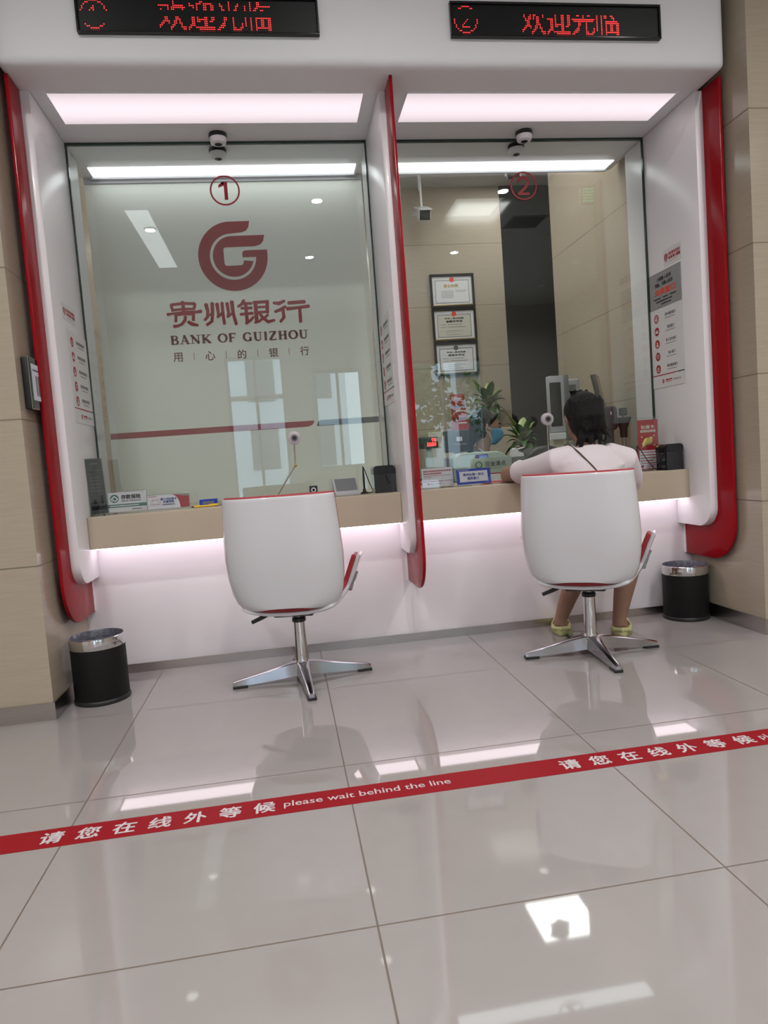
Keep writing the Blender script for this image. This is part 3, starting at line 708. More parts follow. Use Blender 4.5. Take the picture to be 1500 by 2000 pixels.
for i, c in enumerate('用心的银行'):
    put_text(m, c, -.375+i*.185, .858, h=.052, y=y0, bold=.0008)
    if i < 4: bars.append((-.375+(i+.5)*.185-.0014, -.375+(i+.5)*.185+.0014, .838, .880))
m.rects(bars, y0); obj('slogan', m, 'brown', t)
obj('red_band', MB().flat([(-.797, .405), (.345, .405), (.372, .412), (.385, .425), (.388, .440), (-.797, .440)], y0), 'dred', t)
obj('grey_band', MB().flat([(.402, .405), (.784, .405), (.784, .440), (.425, .440), (.410, .430)], y0), 'grey', t)

# ------------------------------------------------------------------ posters on the white side panels
def person_icon(m, x, z, r, y):
    m.disc((x, z+r*.28), r*.26, y, 16); m.flat([(x-r*.45, z-r*.62), (x+r*.45, z-r*.62), (x+r*.40, z-r*.1), (x+r*.15, z+r*.02), (x-r*.15, z+r*.02), (x-r*.40, z-r*.1)], y)
def motif(m, kind, x, z, r, y):
    if kind == 0:   # globe
        m.disc((x, z), r*.72, y, 24, r*.62); m.stroke([(x-r*.5, z-r*.35), (x-r*.1, z), (x+r*.1, z+r*.45)], r*.34, y); m.stroke([(x+r*.1, z-r*.5), (x+r*.35, z-r*.1)], r*.28, y)
    elif kind == 1:  # three people
        for dx in (-.42, .42, 0): person_icon(m, x+dx*r, z-(.05*r if dx else 0), r*.62, y-.00003*(dx == 0))
    elif kind == 2: person_icon(m, x, z-r*.05, r*.95, y)
    elif kind == 3:  # heart
        m.stroke([(x, z-r*.52), (x-r*.5, z+r*.05), (x-r*.42, z+r*.4), (x-r*.12, z+r*.38), (x, z+r*.18), (x+r*.12, z+r*.38), (x+r*.42, z+r*.4), (x+r*.5, z+r*.05), (x, z-r*.52)], r*.15, y)
    else:            # open hand under a heart
        m.stroke([(x-r*.6, z-r*.1), (x-r*.3, z-r*.5), (x+r*.3, z-r*.5), (x+r*.6, z-r*.1)], r*.2, y); m.flat([(x, z-r*.2), (x-r*.28, z+r*.12), (x-r*.22, z+r*.38), (x-r*.04, z+r*.36), (x, z+r*.26), (x+r*.04, z+r*.36), (x+r*.22, z+r*.38), (x+r*.28, z+r*.12)], y)
def services_poster(name_label, loc, rz, w, h, words, kinds):
    t = thing('service_poster', name_label, 'poster', loc, rz, 'service posters on the white panels')
    obj('sheet', MB().box(-w/2, w/2, -.002, 0, -h/2, h/2), 'paper', t)
    y = -.0026; d = MB(); mo = MB(); tx = MB(); st = (h*.80)/5; r = h*.055
    for i in range(5):
        z = h/2-h*.03-st*(i+.55); d.disc((-w*.30, z), r, y, 28); motif(mo, kinds[i], -w*.30, z, r, y-.0003)
        if words: put_text(tx, words[i], w*.14, z+st*.12, h=h*.038, y=y, bold=.0006)
        else: tx.rects(greek([w*.42], -w*.08, z+st*.12, 1, h*.036, i+5), y)
        tx.rects(greek([w*.30], -w*.02, z-st*.16, 1, h*.011, i, .5), y)
    obj('red_discs', d, 'inkr', t); obj('disc_symbols', mo, 'paper', t); obj('lettering', tx, 'inkg', t)
    zb = -h/2+h*.155
    obj('red_rule', MB().rects([(-w/2, w*.26, zb, zb+h*.012)], y), 'inkr', t); obj('grey_rule', MB().rects([(w*.28, w/2, zb, zb+h*.012)], y), 'ink', t)
    e = emblem(MB(), -w*.16, -h/2+h*.078, h*.026, y); e.rects(greek([w*.2], -w*.08, -h/2+h*.088, 1, h*.02, 2)+greek([w*.18], -w*.08, -h/2+h*.065, 1, h*.008, 2), y); obj('bank_mark', e, 'inkr', t)
    obj('motto', MB().rects(greek([w*.22], w*.16, -h/2+h*.078, 1, h*.022, 4, .6), y), 'inkg', t)
services_poster('white poster of five red round icons on the panel beside the left pillar', (XL+.0005, 1.452, 1.485), PI/2, .325, .44, None, [4, 1, 2, 3, 2])
services_poster('white poster of five red round icons on the middle fin', (XM0-.0005, 1.425, 1.495), -PI/2, .36, .45, None, [0, 1, 2, 3, 4])
services_poster('white poster of five red round icons below the silver notice', (XR-.0005, 1.452, 1.492), -PI/2, .322, .44, ['涉外服务窗口', '弹性窗口', '军人优先窗口', '爱心窗口', '绿色服务窗口'], [0, 1, 2, 3, 4])
def badge(label, loc, rz, w, h):
    t = thing('badge_sticker', label, 'sticker', loc, rz, 'clear badge stickers above the posters')
    obj('film', MB().box(-w/2, w/2, -.001, 0, -h/2, h/2), 'paper', t); y = -.0014
    obj('shield', MB().flat([(-w*.46, h*.18), (-w*.36, h*.24), (-w*.26, h*.18), (-w*.26, -h*.08), (-w*.36, -h*.30), (-w*.46, -h*.08)], y), 'dred', t)
    obj('shield_stripe', MB().rects([(-w*.375, -w*.345, -h*.2, h*.15)], y-.0003), 'paper', t)
    obj('lettering', MB().rects(greek([w*.66], -w*.20, h*.14, 1, h*.19, 4, .3)+greek([w*.4], -w*.20, -h*.10, 1, h*.18, 5, .3), y), 'inkr', t)
    obj('dark_lettering', MB().rects(greek([w*.24], w*.24, -h*.10, 1, h*.2, 6, .1)+greek([w*.5], -w*.2, -h*.30, 1, h*.03, 7, .4), y), 'dred', t)
badge('small white badge sticker with a red shield on the panel beside the left pillar', (XL+.0005, 1.358, 1.785), PI/2, .198, .075)
badge('small white badge sticker with a red shield above the silver notice', (XR-.0005, 1.367, 1.968), -PI/2, .165, .088)
t = thing('exchange_notice', 'silver plate with red and black lettering on the panel beside the right pillar', 'notice', (XR-.0005, 1.449, 1.811), -PI/2)
obj('plate', MB().box(-.158, .158, -.003, 0, -.099, .099, .001, 1), 'silver', t); y = -.0036
m = MB(); put_text(m, '小面额 人民币', -.005, .060, h=.021, y=y, bold=.0008); put_text(m, '残缺、污损人民币', -.008, .030, h=.021, y=y, bold=.0008)
m.rects(greek([.07], -.115, -.045, 1, .008, 1)+greek([.05], -.02, -.045, 1, .008, 2)+greek([.06], .05, -.045, 1, .008, 3)+greek([.16], -.09, -.062, 1, .009, 4)+greek([.1], -.04, -.079, 1, .008, 5), y)
obj('lettering', m, 'ink', t); obj('red_lettering', put_text(MB(), '兑换窗口', .0, -.010, h=.034, w=.205, y=y, bold=.0014), 'inko', t)

# wall tablet on the left pillar
t = thing('wall_tablet', 'black wall tablet with a bright screen on the left stone pillar', 'tablet', (PL, .955, 1.407), PI/2)
obj('housing', MB().box(-.072, .072, -.028, 0, -.108, .108, .006, 3), 'black', t, True)
obj('edge_trim', MB().box(-.074, .074, -.031, -.026, -.110, .110, .002, 1), 'alu', t); obj('front_glass', MB().box(-.070, .070, -.0325, -.0305, -.106, .106), 'gloss', t)
obj('screen', MB().box(-.052, .052, -.0331, -.032, -.070, .082), lamp_mat('tablet_glow', (.50, .50, .56), .30), t, label='lit screen')
m = MB().rects([(-.04, .04, .052, .06), (-.012, .004, -.05, .035), (.012, .028, -.05, .035)], -.0335); obj('screen_lines', m, 'mgrey', t)

# ------------------------------------------------------------------ things on the counter under window 1
def acrylic_card(name, label, cat, loc, rz, w, h, tilt, card, grp=None, foot=(-.006, .055)):
    """an upright card in a clear L-shaped stand"""
    t = thing(name, label, cat, loc, rz, grp); R = Matrix.Rotation(tilt, 4, 'X')
    s = MB(); s.box(-w/2-.004, w/2+.004, -.0035, .0, .003, h+.012, mtx=R); s.box(-w/2-.004, w/2+.004, *foot, 0, .003)
    obj('stand', s, 'acryl', t, label='clear acrylic stand')
    c = obj('card', MB().box(-w/2, w/2, .0006, .002, .010, h+.008), card, t, rot=(tilt, 0, 0))
    return t, c
t, c = acrylic_card('brochure_holder', 'dark slate leaflet in a clear holder by the left side panel', 'leaflet', (-1.022, 1.398, CT), PI*.30, .098, .275, -.05, 'slate', None, (-.055, .003))
m = MB(); m.rects([(-.022, .022, .255, .262)], .0002); m.rects(greek([.07, .03, .06, .07, .07, .06, .065], -.038, .225, .017, .005, 3), .0002); obj('lettering', m, 'inkg', c)
m = MB(); m.rects([(-.049, .049, .03, .05), (-.03, -.012, .06, .085), (.014, .03, .058, .1)], .0002); obj('dark_blocks', m, 'black', c)
t, c = acrylic_card('deposit_sign', 'white and green deposit insurance sign on the counter under window 1', 'sign', (-.90, 1.44, CT), 0, .186, .100, -.12, 'paper')
y = .0002; m = MB().disc((-.062, .077), .021, y, 36); obj('green_disc', m, 'inkgn', c)
m = MB().stroke([(-.078, .073), (-.062, .089), (-.046, .073)], .006, y-.0003); m.stroke([(-.075, .065), (-.068, .071), (-.058, .063), (-.049, .071)], .005, y-.0003); obj('disc_symbol', m, 'paper', c)
m = put_text(MB(), '存款保险', .018, .083, h=.022, w=.094, y=y, bold=.0012); put_text(m, 'DEPOSIT INSURANCE', .018, .063, w=.094, y=y, bold=.0004); m.rects(greek([.05], .02, .020, 1, .005, 1), y); m.rects([(.075, .081, .100, .102)], y); obj('lettering', m, 'ink', c)
obj('green_band', MB().rects([(-.093, .093, .032, .048)], y), 'inkgn', c); obj('band_print', MB().rects(greek([.14], -.085, .040, 1, .005, 8), y-.0003), 'paper', c)
t, c = acrylic_card('card_sign', 'white social security card sign with a red corner on the counter', 'sign', (-.697, 1.415, CT), 0, .203, .072, -.25, 'paper')
obj('red_corner', MB().flat([(.06, .010)]+[(.012+.045*math.cos(math.radians(a)), .010+.07*math.sin(math.radians(a))) for a in range(0, 91, 10)]+[(.1015, .080), (.1015, .010)], y), 'inkr', c)
obj('grey_corner', MB().flat([(.022, .080), (.1015, .080), (.1015, .066), (.06, .072)], y-.0003), 'inkg', c)
m = put_text(MB(), '第三代社保卡', .0, .058, w=.078, y=y-.0002, bold=.0006); put_text(m, '办理专柜', .0, .044, w=.054, y=y-.0002, bold=.0006); m.rects(greek([.06], -.03, .030, 1, .006, 5), y-.0002); obj('lettering', m, 'inkb', c)
m = MB(); 
for dx, dz in ((0, 0), (.009, .004)): m.rects([(-.088+dx, -.050+dx, .030+dz, .0312+dz), (-.088+dx, -.050+dx, .054+dz, .0552+dz), (-.088+dx, -.0868+dx, .030+dz, .055+dz), (-.0512+dx, -.050+dx, .030+dz, .055+dz)], y-.0002)
m.disc((-.093, .074), .003, y, 16); m.rects(greek([.03], -.087, .074, 1, .004, 2), y); obj('card_drawing', m, 'inkr', c)
t = thing('yellow_pen', 'yellow pen with a black tip lying on the counter beside the empty chair', 'pen', (-.50, 1.42, CT), .15)
obj('barrel', MB().tube([(-.075, 0, .006), (.045, 0, .006)], .0055), 'yellow', t, True); obj('tip', MB().tube([(-.075, 0, .006), (-.090, 0, .005)], [.005, .001]), 'black', t, True); obj('clip', MB().box(.0, .05, -.002, .002, .011, .014), 'yellow', t)
t = thing('yellow_scissors', 'yellow handled scissors lying beside the yellow pen', 'scissors', (-.415, 1.40, CT), -.4)
for s in (-1, 1):
    obj('handle', MB().tube([(.03+.022*math.cos(a*PI/8), s*.016+.013*math.sin(a*PI/8), .005) for a in range(17)], .0038, 8), 'yellow', t, True)
    obj('blade', MB().prism([(.01, s*.004), (-.08, -s*.004), (-.01, -s*.006)], 'z', .003, .0045), 'steel', t)
t = thing('blue_box', 'small blue box on the counter behind the yellow pen', 'box', (-.515, 1.56, CT))
obj('carton', MB().box(-.045, .045, -.02, .02, 0, .034, .002, 1), 'blue', t); obj('label', MB().rects([(-.03, .03, .010, .024)], -.0206), 'mgrey', t)
def mic(label, loc, pts, head, aim=0):
    t = thing('goose_neck_microphone', label, 'microphone', loc, 0, 'counter microphones')
    obj('base', MB().lathe([(.035, 0), (.036, .006), (.030, .014), (.012, .020), (.006, .024)], n=32), 'lgrey', t, True)
    obj('stem', MB().tube([(0, 0, .02)]+pts, .0032, 8), 'steel', t, True)
    if len(pts) > 1: obj('joint', MB().ell(pts[0], (.008, .008, .008)), 'gold', t, True, label='brass joint')
    h = Vector(head)
    obj('head', MB().tube([h+Vector((0, .016, 0)), h+Vector((0, .012, 0)), h+Vector((0, -.008, 0)), h+Vector((0, -.014, 0))], [.026, .034, .034, .022], 32), mat('pearl_plastic', (.48, .44, .48), .3), t, True)
    g = obj('grille', MB().tube([h+Vector((0, -.0135, 0)), h+Vector((0, -.0155, 0))], [.0185, .018], 28), 'mgrey', t, True)
    obj('centre_disc', MB().tube([h+Vector((0, -.0150, 0)), h+Vector((0, -.0172, 0))], [.011, .0105], 24), 'black', g, True)
mic('microphone with a bent stem in front of the pale screen', (-.158, 1.46, CT), [(.110, 0, .176), (.112, 0, .285)], (.116, 0, .318))
mic('microphone on a straight stem beside the seated customer', (1.350, 1.50, CT), [(0, 0, .30)], (.002, 0, .328))
t = thing('webcam', 'small square black webcam on the counter above the empty chair', 'webcam', (.035, 1.46, CT))
obj('stand', MB().tube([(0, 0, 0), (0, 0, .02)], .010), 'black', t, True); obj('housing', MB().box(-.021, .021, -.012, .012, .022, .064, .003, 2), 'black', t, True)
obj('lens_ring', MB().disc((0, .042), .013, -.0126, 28, .007), 'paper', t); obj('lens', MB().disc((0, .042), .005, -.0127, 20), 'gloss', t)
t = thing('card_reader', 'flat black card reader lying between the webcam and the signature pad', 'reader', (.085, 1.50, CT), .1)
obj('housing', MB().box(-.05, .05, -.04, .03, 0, .022, .005, 2), 'black', t, True); obj('slot', MB().box(-.035, .035, -.042, -.036, .008, .011), 'mgrey', t); obj('cable', MB().tube([(.02, .03, .012), (.05, .06, .02), (.02, .10, .006)], .003, 8), 'black', t, True)
t = thing('document_tray', 'shallow dark red wooden tray on the counter behind the empty chair', 'tray', (-.03, 1.39, CT))
f = MB(); f.box(-.08, .08, -.05, .05, 0, .006); 
for a, b, c0, d in ((-.08, .08, -.05, -.044), (-.08, .08, .044, .05), (-.08, -.074, -.044, .044), (.074, .08, -.044, .044)): f.box(a, b, c0, d, .006, .032)
obj('frame', f, mat('dark_wood', (.10, .035, .02), .4, var=.2), t); obj('lining', MB().box(-.073, .073, -.043, .043, .006, .008), 'rfab', t)
t = thing('signature_pad', 'grey signature pad tilted on the counter beside the pen stand', 'signature pad', (.206, 1.43, CT), .05)
obj('housing', MB().prism([(-.05, 0), (.07, 0), (.07, .086), (.058, .090), (-.02, .024), (-.05, .018)], 'x', -.066, .066, .004, 2), 'lgrey', t, True)
f = MB(); a = Vector((0, -.018, .0245)); b = Vector((0, .054, .0865)); n = Vector((0, -.062, .072)).normalized()*.001
f.raw([(-.056, *(a+n)[1:]), (.056, *(a+n)[1:]), (.056, *(b+n)[1:]), (-.056, *(b+n)[1:])], [(0, 1, 2, 3)]); obj('screen', f, 'mgrey', t)
def pen_stand(label, loc, flip=1):
    t = thing('pen_stand', label, 'pen', loc, 0, 'tethered black counter pens')
    obj('base', MB().lathe([(.022, 0), (.022, .006), (.010, .012), (.006, .03)], n=24), 'black', t, True)
    obj('pen', MB().tube([(0, 0, .02), (0, -.004, .09), (0, -.006, .145)], [.005, .0055, .003]), 'black', t, True)
    obj('cord', MB().tube([(0, -.006, .143), (.018*flip, -.01, .12), (.055*flip, -.015, .055), (.083*flip, -.02, .018), (.078*flip, -.03, .005), (.03*flip, -.04, .004), (.0, -.045, .004)], .0026, 8), 'black', t, True)
pen_stand('black tethered pen standing beside the grey signature pad', (.304, 1.47, CT), .5); pen_stand('black tethered pen standing in front of the red flyer', (1.838, 1.44, CT))
def drop_box(label, loc, w, d, lidf, wand):
    t = thing('clear_drop_box', label, 'box', loc, 0, 'clear boxes with black lids on the counter'); h = .142; b = MB()
    for a in ((-w/2, w/2, -d/2, -d/2+.003), (-w/2, w/2, d/2-.003, d/2), (-w/2, -w/2+.003, -d/2+.003, d/2-.003), (w/2-.003, w/2, -d/2+.003, d/2-.003)): b.box(*a, .002, h-.04)
    b.box(-w/2, w/2, -d/2, d/2, 0, .003); obj('bin', b, 'smoke', t, label='smoky clear plastic body')
    obj('lid', MB().prism([(-w/2-.002, h-.045)]+[(-w/2+.018-.02*math.cos(math.radians(a)), h-.02+.02*math.sin(math.radians(a))) for a in range(0, 91, 15)]+[(w/2-.018+.02*math.sin(math.radians(a)), h-.02+.02*math.cos(math.radians(a))) for a in range(0, 91, 15)]+[(w/2+.002, h-.045)], 'y', -d/2-.002, d/2+.002), 'gloss', t, True)
    if wand: obj('crank', MB().tube([(.012, -d/2-.006, h-.05), (.02, -d/2-.012, .06), (.030, -d/2-.016, .055)], .006), 'black', t, True)
    else: obj('liner', MB().tube([(-.01, 0, .008), (0, .0, .05), (-.008, 0, .085)], [(w*.36, d*.36), (w*.30, d*.3), (w*.40, d*.40)], 9), 'bag', t, True, label='crumpled bag inside')
drop_box('clear box with a black lid beside the middle fin under window 1', (.408, 1.46, CT), .110, .10, .3, True)
drop_box('clear box with a black lid beside the red flyer under window 2', (1.985, 1.36, CT), .105, .09, .3, False)

# ------------------------------------------------------------------ things on the counter under window 2
t, c = acrylic_card('notice_card', 'white notice card with red print standing beside the middle fin', 'notice', (.695, 1.42, CT), .05, .172, .100, -.12, 'paper')
y = .0002
m = MB().rects(greek([.155, .10], -.075, .092, .013, .008, 2, .3)+greek([.15, .04], -.075, .068, .008, .003, 3, .4), y); m.rects([(-.086, .03, .036, .039)], y); m.disc((-.052, .024), .005, y, 20); m.rects(greek([.02], -.044, .024, 1, .004, 6), y); obj('red_print', m, 'inkr', c)
obj('grey_print', MB().rects([(.036, .086, .036, .039)]+greek([.03], -.012, .024, 1, .004, 7), y), 'inkg', c)
t, c = acrylic_card('blue_sign', 'blue bordered white sign with blue lettering on the counter', 'sign', (.882, 1.38, CT), .05, .188, .082, -.15, 'blue')
obj('white_field', MB().rects([(-.078, .078, .022, .078)], y), 'paper', c)
m = put_text(MB(), '贵州社银一体化', .0, .060, w=.115, y=y-.0003, bold=.0006); put_text(m, '服务窗口', -.004, .040, w=.062, y=y-.0003, bold=.0006); obj('lettering', m, 'inkb', c)
obj('header_print', MB().rects(greek([.06], -.085, .084, 1, .003, 3), y), 'paper', c)
t = thing('red_flyer_holder', 'red flyer with a golden picture in a clear holder under window 2', 'flyer', (1.925, 1.47, CT), -.12)
s = MB(); s.box(-.064, .064, -.0035, 0, .0, .30); s.box(-.064, .064, -.012, .055, 0, .003); obj('stand', s, 'acryl', t, label='clear acrylic stand')
c = obj('sheet', MB().box(-.058, .058, .0006, .0018, .006, .285), 'inkr', t); y = .0002
obj('pale_panel', MB().rects([(-.052, .052, .012, .115)], y), 'paper', c)
m = MB().rects(greek([.09, .09, .09, .07], -.045, .104, .016, .006, 3, .2), y-.0002); m.rects([(-.045, .045, .04, .044), (-.045, -.03, .018, .032)], y-.0002); m.rects(greek([.065, .05], -.02, .030, .009, .004, 3), y-.0002); obj('red_print', m, 'inkr', c)
m = put_text(MB(), '社保卡', 0, .245, h=.020, w=.075, y=y, bold=.001); m.rects(greek([.085], -.042, .222, 1, .014, 2, .15), y); obj('headline', m, 'cream', c)
m = MB().ell((.0, .0, .165), (.026, .0012, .021)); m.ell((-.020, 0, .150), (.014, .001, .016)); m.ell((.018, 0, .178), (.012, .001, .012))
for dx, dz in ((-.034, .19), (.034, .195), (-.03, .135), (.036, .14)): m.ell((dx, 0, dz), (.005, .001, .005))
obj('golden_picture', m, 'gold', c, True)
for n, (x, yy, lab, w, h, mt) in enumerate(((1.812, 1.53, 'small white and green card standing behind the tethered pen', .055, .085, 'paper'),)):
    t, c = acrylic_card('small_card', lab, 'card', (x, yy, CT), 0, w, h, -.1, mt)
    obj('green_block', MB().rects([(-.02, .02, .02, .045)], .0002), 'inkgn', c); obj('dark_print', MB().rects(greek([.04, .03], -.02, .08, .014, .007, 1), .0002), 'ink', c)
t = thing('red_folder', 'thin red folder lying under the customer forearm', 'folder', (1.03, 1.50, CT), .1)
obj('cover', MB().box(-.055, .055, -.08, .08, 0, .008, .002, 1), 'inkr', t); obj('pages', MB().box(-.052, .050, -.0815, .078, .0022, .0058), 'paper', t)

# ------------------------------------------------------------------ teller room behind window 2
t = thing('cash_count_sign', 'pale green cash counting sign standing behind the glass of window 2', 'sign', (1.09, 1.74, CT+.004), 0)
obj('board', MB().box(-.125, .125, 0, .004, 0, .135, .001, 1), 'sagec', t); y = -.0006
m = put_text(MB(), '现金清点', .025, .098, w=.125, y=y, bold=.0005); put_text(m, 'CASH COUNTING', .02, .070, w=.08, y=y); obj('lettering', m, 'ink', t)
obj('red_rule', MB().rects([(-.125, .125, .038, .044)], y), 'inkr', t); obj('white_strip', MB().rects([(-.125, .125, 0, .038)], y+.0002), 'paper', t); obj('mark', MB().disc((-.075, .096), .022, y, 28, .014), 'inkgn', t)
t = thing('banknote_counter', 'pale sage banknote counter with a blue display behind the notice cards', 'banknote counter', (1.085, 2.0, CT))
prof = [(-.175, 0), (-.175, .115)] + [(-.115-.06*math.cos(math.radians(a)), .115+.062*math.sin(math.radians(a))) for a in range(15, 91, 15)] + [(.07+.105*math.sin(math.radians(a)), .115+.062*math.cos(math.radians(a))) for a in range(15, 91, 15)] + [(.175, 0)]
obj('housing', MB().prism(prof, 'y', -.075, .085, .012, 3), 'sage', t, True); obj('side_cheek', MB().box(-.20, -.17, -.05, .08, 0, .155, .012, 3), 'mgrey', t, True)
d = obj('display', MB().box(-.035, .045, -.079, -.072, .122, .160, .002, 1), 'inkb', t); obj('lit_panel', MB().box(-.012, .040, -.0805, -.0785, .128, .154), lamp_mat('blue_display_glow', (.05, .22, .75), .35), d)
obj('feed_slot', MB().box(-.12, .10, -.078, -.07, .030, .045), 'black', t)
t = thing('tissue_stack', 'stack of white receipts lying on the pale sage banknote counter', 'paper', (1.285, 1.87, CT+.13))
obj('base', MB().box(-.03, .05, -.03, .03, -.13, 0, .004, 1), 'mgrey', t); obj('sheets', MB().prism([(-.03, .001), (.045, .001), (.04, .022), (.015, .03), (-.005, .055), (-.02, .045)], 'y', -.03, .03), 'paper', t); obj('slip', MB().box(.02, .06, -.03, .02, .04, .045, mtx=Matrix.Rotation(-.2, 4, 'Y')), 'paper', t)
t = thing('counter_display', 'small black display with red digits behind the notice card', 'display', (.795, 2.05, CT))
obj('post', MB().box(-.02, .02, 0, .03, .0, .22, .004, 1), 'sage', t); obj('foot', MB().box(-.05, .05, -.04, .05, 0, .012, .003, 1), 'mgrey', t); obj('housing', MB().box(-.062, .052, -.03, .02, .22, .292, .006, 2), 'black', t, True)
m = put_text(MB(), '90', .025, .272, h=.020, w=.026, y=-.0308, bold=.0012); put_text(m, '5000', .010, .245, h=.022, w=.056, y=-.0308, bold=.0012); obj('red_digits', m, 'led', t, label='glowing red digits')
t = thing('coin_tray', 'dark grey keypad beside the red digit display', 'keypad', (.72, 2.02, CT)); obj('housing', MB().prism([(-.06, 0), (.06, 0), (.06, .05), (-.06, .02)], 'x', -.04, .04, .004, 2), 'mgrey', t, True); obj('keys', MB().box(-.03, .03, -.03, .03, .034, .040), 'black', t)
t = thing('monitor', 'black monitor seen from behind in front of the clerk', 'monitor', (1.0, 2.162, CT), .0)
obj('screen_housing', MB().box(-.085, .085, -.02, .012, .185, .325, .008, 2), 'black', t, True); obj('neck', MB().box(-.02, .02, -.015, .01, .02, .19), 'black', t); obj('foot', MB().box(-.09, .09, -.045, .012, 0, .014, .004, 2), 'black', t, True)
obj('label_plate', MB().rects([(-.005, .033, .255, .282)], -.0206), 'paper', t, label='small white label'); obj('vent_strip', MB().rects([(-.03, .06, .232, .238)], -.0206), 'inkg', t)
t = thing('passbook_printer', 'black hooded printer behind the glass beside the customer', 'printer', (1.475, 2.03, CT))
obj('housing', MB().prism([(-.17, 0), (-.16, .06), (-.10, .13), (-.03, .175), (.06, .185), (.12, .165), (.155, .11), (.165, 0)], 'y', -.10, .11, .015, 3), 'black', t, True); obj('paper_slot', MB().box(-.10, .10, -.104, -.098, .05, .06), 'gloss', t); obj('badge', MB().rects(greek([.05], -.03, .030, 1, .006, 3)), 'inkg', t, loc=(0, -.1012, 0))
# side furniture in the room
t = thing('side_cabinet', 'low dark cabinet standing behind the clerk beside the dark passage', 'cabinet', (1.70, 3.02, 0)); obj('body', MB().box(-.30, .30, -.2, .2, 0, .915, .004, 1), 'desk', t); obj('top', MB().box(-.31, .31, -.21, .21, .915, .935, .003, 1), 'mgrey', t)
for k in (-1, 1): dr = obj('door', MB().box(.15*k-.145, .15*k+.145, -.212, -.2, .05, .9, .002, 1), 'desk', t); obj('handle', MB().box(.15*k-.01*k-.005, .15*k-.01*k+.005, -.225, -.212, .45, .55), 'steel', dr)
t = thing('file_cabinet', 'cream file cabinet against the back wall below the framed certificates', 'cabinet', (1.72, 4.48, 0)); obj('body', MB().box(-.45, .45, -.2, .2, 0, 1.21, .004, 1), 'cream', t)
for i in range(3): dr = obj('drawer', MB().box(-.44, .44, -.212, -.2, .04+i*.38, .41+i*.38, .003, 1), 'cream', t); obj('handle', MB().box(-.06, .06, -.225, -.212, .27+i*.38, .285+i*.38), 'steel', dr)
t = thing('leaflet_rack', 'tall red rack of leaflets on the file cabinet', 'leaflet rack', (1.64, 4.46, 1.21)); obj('back_board', MB().box(-.075, .065, .03, .04, 0, .36), 'inkr', t)
for i in range(3):
    s = obj('shelf_box', MB().box(-.072+.012*(2-i), .052+.012*(2-i), -.04+.012*i, .03, .005+.118*i, .105+.118*i, .004, 1), 'inkr', t); obj('print', MB().rects(greek([.08], -.05+.012*(2-i), .075+.118*i, 1, .016, i, .2), -.0406+.012*i), 'gold' if i == 2 else 'paper', s)
def leaf(mb, base, az, ln, wd, droop, rise):
    d = Vector((math.cos(az), math.sin(az), 0)); sd = Vector((-d.y, d.x, 0)); rows = []
    for i in range(7):
        q = i/6; p = Vector(base)+d*(ln*q*(1-.15*q))+Vector((0, 0, rise*q-droop*q*q)); w = wd*math.sin(PI*(q*.92+.06))**.8
        rows += [p+sd*w+Vector((0, 0, w*.35)), p, p-sd*w+Vector((0, 0, w*.35))]
    f = []
    for i in range(6):
        for j in range(2): a = i*3+j; f.append((a, a+1, a+4, a+3))
    mb.raw(rows, f)
def plant(label, loc, pot_h, pot_r, n, ln, wd, seed, potm):
    t = thing('potted_plant', label, 'plant', loc, 0, 'potted plants in the teller room'); r = random.Random(seed)
    obj('pot', MB().lathe([(pot_r*.7, 0), (pot_r, pot_h), (pot_r*1.06, pot_h), (pot_r*1.06, pot_h-.012), (pot_r*.93, pot_h-.012), (pot_r*.9, pot_h-.02), (.001, pot_h-.02)], n=32), potm, t, True)
    st = MB()
    for k in range(3): a = k*2.1; st.tube([(0, 0, pot_h-.02), (.012*math.cos(a), .012*math.sin(a), pot_h+ln*.35)], .006, 6)
    obj('stems', st, 'leaf', t)
    for k in range(n):
        m = MB(); q = k/n; leaf(m, (r.uniform(-.012, .012), r.uniform(-.012, .012), pot_h+ln*.35*q), k*2.399+r.uniform(-.2, .2), ln*r.uniform(.75, 1.05)*(1-.25*q), wd*r.uniform(.8, 1.1), ln*(.85-.7*q), ln*(.35+.7*q))
        l = obj('leaf', m, 'leaf2' if k % 3 == 0 or k > n-3 else 'leaf', t, True)
plant('bushy potted plant on the cabinet beside the dark passage', (1.70, 2.90, .9355), .07, .055, 26, .20, .032, 5, 'mgrey')
plant('potted plant on the file cabinet below the certificates', (1.93, 4.42, 1.21), .17, .095, 26, .26, .038, 9, 'cream')
t = thing('tall_leafy_plant', 'small dark leafy plant beside the terminal behind the customer', 'plant', (1.98, 2.62, 0)); obj('stand', MB().lathe([(.10, 0), (.10, .02), (.02, .03), (.02, .93), (.09, .94), (.09, .96)], n=24), 'black', t, True)
r = random.Random(4)
for k in range(14): m = MB(); leaf(m, (0, 0, .96+.02*k), k*2.4, .16, .022, .10, .12+.006*k); obj('leaf', m, 'leaf', t, True)
